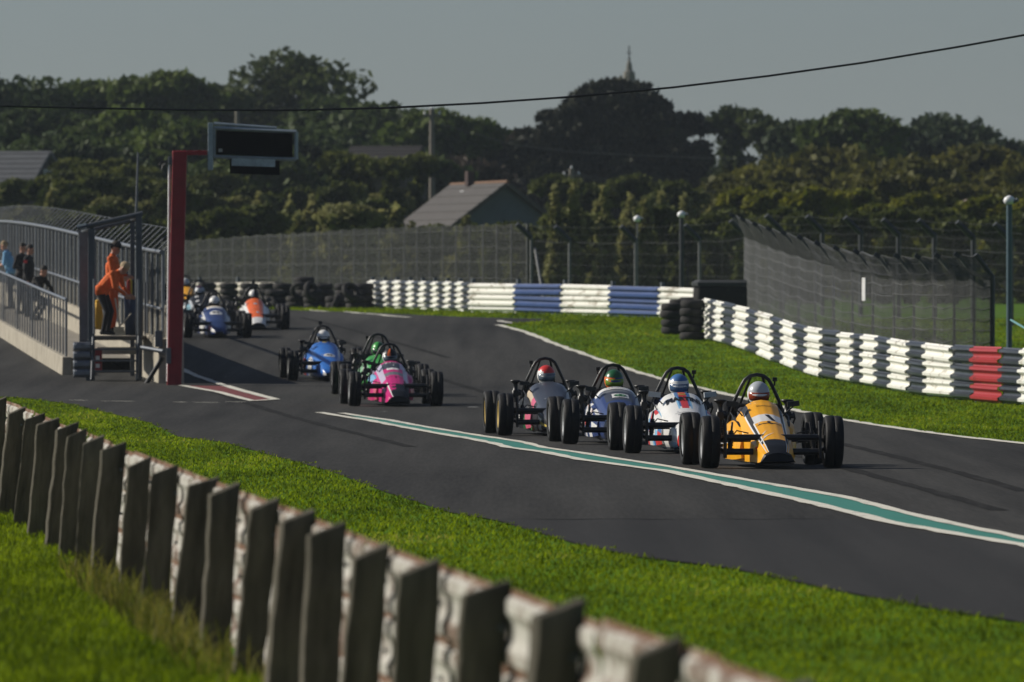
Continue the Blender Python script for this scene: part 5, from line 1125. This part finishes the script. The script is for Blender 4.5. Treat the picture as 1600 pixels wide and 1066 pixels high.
while px < 1640:
    for D0, y0, y1, kd, w in ((352, 272, 300, 'olive', 110), (326, 292, 322, 'gorse', 95), (298, 322, 345, 'hedge', 95)):
        lb, gp = {'olive': ('olive bush on the rise behind the right fence', 'olive bushes behind the right fence'), 'gorse': ('yellow-green bush low on the rise behind the right fence', 'yellow-green bushes behind the right fence'), 'hedge': ('dark low bush at the foot of the right rise', 'dark low bushes behind the right fence')}[kd]
        lb += ', left part' if px < 1310 else ', middle part' if px < 1470 else ', right part'
        tree(px + rg.uniform(-20, 20), rg.uniform(y0, y1), w * rg.uniform(.85, 1.2), D0 + rg.uniform(-6, 6), kd, lb, n=3600, size=.29, base=.0, nl=12, group=gp, shape='cone', seed=k, cat='shrub'); k += 1
    px += 58
# ------------------------------------------------------------------ houses
M_ROOF = mat('roof_tiles', (.068, .063, .060), .85, var=.2, scale=3, bump=.4); M_SLATE = mat('roof_slate', (.075, .080, .088), .7, var=.2, scale=3, bump=.2); M_WALLB = mat('rendered_wall', (.095, .112, .14), .85, var=.1, scale=2); M_RIDGE = mat('ridge_tile', (.15, .085, .05), .85); M_BRICK = mat('chimney_brick', (.05, .030, .027), .9)
M_PANE = mat('window_glass', (.03, .04, .05), .1, spec=.6); M_WFR = mat('window_frame', (.6, .6, .58), .5)
def house(label, px, D, zr, width, length, rot, eave_h, roofm, wallm, chimney=True, ridge=True, rows=8):
    """zr = photo row of the ridge; gable end faces -Y before rotation; ridge runs back along +Y."""
    z0 = zg(D); H = WZ(zr, D) - z0; t = thing('house', label, 'house', (WX(px, D), D, z0), (0, 0, R(rot))); w = width / 2; eh = H - eave_h
    MB().add([(-w, 0, -.3), (w, 0, -.3), (w, 0, eh), (0, 0, H - .05), (-w, 0, eh), (-w, length, -.3), (w, length, -.3), (w, length, eh), (0, length, H - .05), (-w, length, eh)], [(0, 1, 2, 3, 4), (9, 8, 7, 6, 5), (0, 4, 9, 5), (1, 6, 7, 2), (4, 3, 8, 9), (3, 2, 7, 8)]).build('wall', wallm, t)
    for s in (-1, 1):
        ov = .35; ex, ez = s * (w + ov), eh - ov * eave_h / w; mb = MB(); c = []
        nrm = Vector((s * eave_h, 0, w)).normalized() * .16
        a, b_, c_, d = Vector((0, -.3, H)), Vector((ex, -.3, ez)), Vector((ex, length + .3, ez)), Vector((0, length + .3, H))
        mb.add([a, b_, c_, d, a + nrm, b_ + nrm, c_ + nrm, d + nrm], [(0, 1, 2, 3), (7, 6, 5, 4), (0, 4, 5, 1), (1, 5, 6, 2), (2, 6, 7, 3), (3, 7, 4, 0)]); rf_ = mb.build('roof', roofm, t)
        cm = MB()
        for k in range(rows): f = (k + .5) / rows; cm.box(tuple(a.lerp(b_, f) + nrm * 1.04 + Vector((0, (length + .6) / 2, 0))), (.06, length + .58, .035), M=Matrix.Rotation(s * math.atan2(eave_h, w), 3, 'Y'))
        stuff(cm.build('tile_course', roofm, rf_))
    if ridge: MB().tube([(0, -.32, H + .17), (0, length + .32, H + .15)], .075, 6).build('ridge', M_RIDGE if roofm is M_ROOF else roofm, t)
    if chimney: 
        c = MB().box((-.15, length * .62, H + .35), (.28, .4, .6)).build('chimney', M_BRICK, t); MB().box((-.40, length * .62, H - .25), (.25, .5, .10), M=Matrix.Rotation(.6, 3, 'Y')).build('flashing', mat('lead_white', (.5, .5, .5), .5), c)
    f = MB().box((.3, -.04, eh + .35), (1.0, .06, 1.0)).build('window', M_WFR, t); MB().box((.3, -.08, eh + .35), (.82, .03, .82)).build('pane', M_PANE, f)
    return t
house('bungalow with tiled roof, orange ridge and blue-grey gable behind the hedge', 790, 338, 291, 6.2, 6.8, 18, 2.3, M_ROOF, M_WALLB)
house('grey-roofed farm building at the left edge', 70, 362, 241, 4.6, 5, 72, 1.5, M_SLATE, mat('dark_stone', (.07, .055, .05), .9), chimney=False, ridge=False)
house('dim brown-roofed house below the far utility pole', 650, 368, 233, 3.6, 2.6, 76, 1.0, mat('roof_dim', (.026, .024, .025), .95), mat('dark_stone'), chimney=False, ridge=False)
house('pale gable peeping through bushes near the right lamp post', 1544, 340, 314, 1.7, 4, 8, 1.0, mat('roof_warm', (.13, .10, .08), .9), mat('wall_warm', (.20, .15, .11), .9), chimney=False, ridge=False)
# church behind the cedar: only its spire shows
ch = thing('church_spire', 'thin church spire with finial rising behind the cedar top', 'church', (WX(983, 560), 560, zg(560))); cz = WZ(72, 560) - zg(560); s0 = WZ(124, 560) - zg(560)
M_STONE = mat('church_stone', (.16, .15, .13), .9, var=.2, scale=1.5)
MB().box((0, 0, (s0 - 3) / 2), (3, 3, s0 - 3)).build('tower', M_STONE, ch); MB().loft([[(math.cos(a) * r, math.sin(a) * r, z) for a in np.arange(8) * math.pi / 4] for z, r in ((s0 - 3.05, 1.5), (s0, .42), (s0 + .5, .36), (s0 + .55, .22), (s0 + 1.0, .17), (s0 + 1.3, .06))]).build('spire', M_STONE, ch)
MB().tube([(0, 0, s0 + 1.2), (0, 0, cz)], .045, 6).build('finial', M_BLACK, ch); MB().box((0, 0, cz - .45), (.34, .05, .05)).build('cross_arm', M_BLACK, ch); MB().lathe([(-.09, 0), (0, .12), (.09, 0)], 'Z', 8, (0, 0, s0 + 1.35)).build('ball', M_BLACK, ch)
# utility poles and their wires
M_POLE = mat('pole_wood', (.16, .145, .12), .9)
def upole(px, D, ytop, label, arm=True):
    t = thing('utility_pole', label, 'utility pole', (*pd(px, D), zg(D))); h = WZ(ytop, D) - zg(D)
    MB().tube([(0, 0, 0), (0, 0, h)], [.15, .11], 8).build('pole', M_POLE, t)
    if arm:
        MB().box((0, 0, h - .3), (.75, .09, .09)).build('crossarm', M_POLE, t)
        for s in (-.32, 0, .32): MB().lathe([(0, .035), (.06, .05), (.12, .03), (.13, 0)], 'Z', 8, (s, 0, h - .25 + (.26 if s == 0 else 0))).build('insulator', mat('lamp_white'), t)
upole(675, 372, 170, 'tall far utility pole standing among the trees left of centre'); upole(893, 372, 264, 'shorter utility pole before the dark cedar'); upole(867, 380, 279, 'faint utility pole left of the shorter one', False); upole(371, 395, 172, 'utility pole top behind the light board', False)
for k, (lb, P) in enumerate((('thin wire running right from the pole before the cedar', [(893, 270), (960, 283), (1030, 293), (1100, 299), (1170, 303)]), ('second thin wire just under the first before the cedar', [(893, 273), (960, 288), (1030, 298), (1100, 304), (1170, 307)]), ('faint wire across the cedar from the tall far pole', [(675, 190), (800, 226), (900, 238), (1000, 243), (1100, 247), (1200, 249)]))):
    tag(MB().tube([(WX(x, 371), 371, WZ(y, 371)) for x, y in P], .015, 4).build('power_line', mat('wire_grey', (.07, .075, .075), .7)), lb, 'wire')

# ------------------------------------------------------------------ faint autumn haze over the whole place
hz = MB().box((0, 1290, 24), (2980, 2640, 60)).mesh('haze', []); ho = stuff(tag(ob('haze', hz), 'faint autumn haze over the whole circuit', 'haze'))
hm = bpy.data.materials.new('haze_air'); hm.use_nodes = True; hm.node_tree.nodes.clear(); vo = hm.node_tree.nodes.new('ShaderNodeVolumePrincipled'); oo = hm.node_tree.nodes.new('ShaderNodeOutputMaterial')
vo.inputs['Color'].default_value = (.76, .89, 1, 1); vo.inputs['Density'].default_value = .00010; vo.inputs['Anisotropy'].default_value = .2
hm.node_tree.links.new(vo.outputs[0], oo.inputs['Volume']); hz.materials.clear(); hz.materials.append(hm)
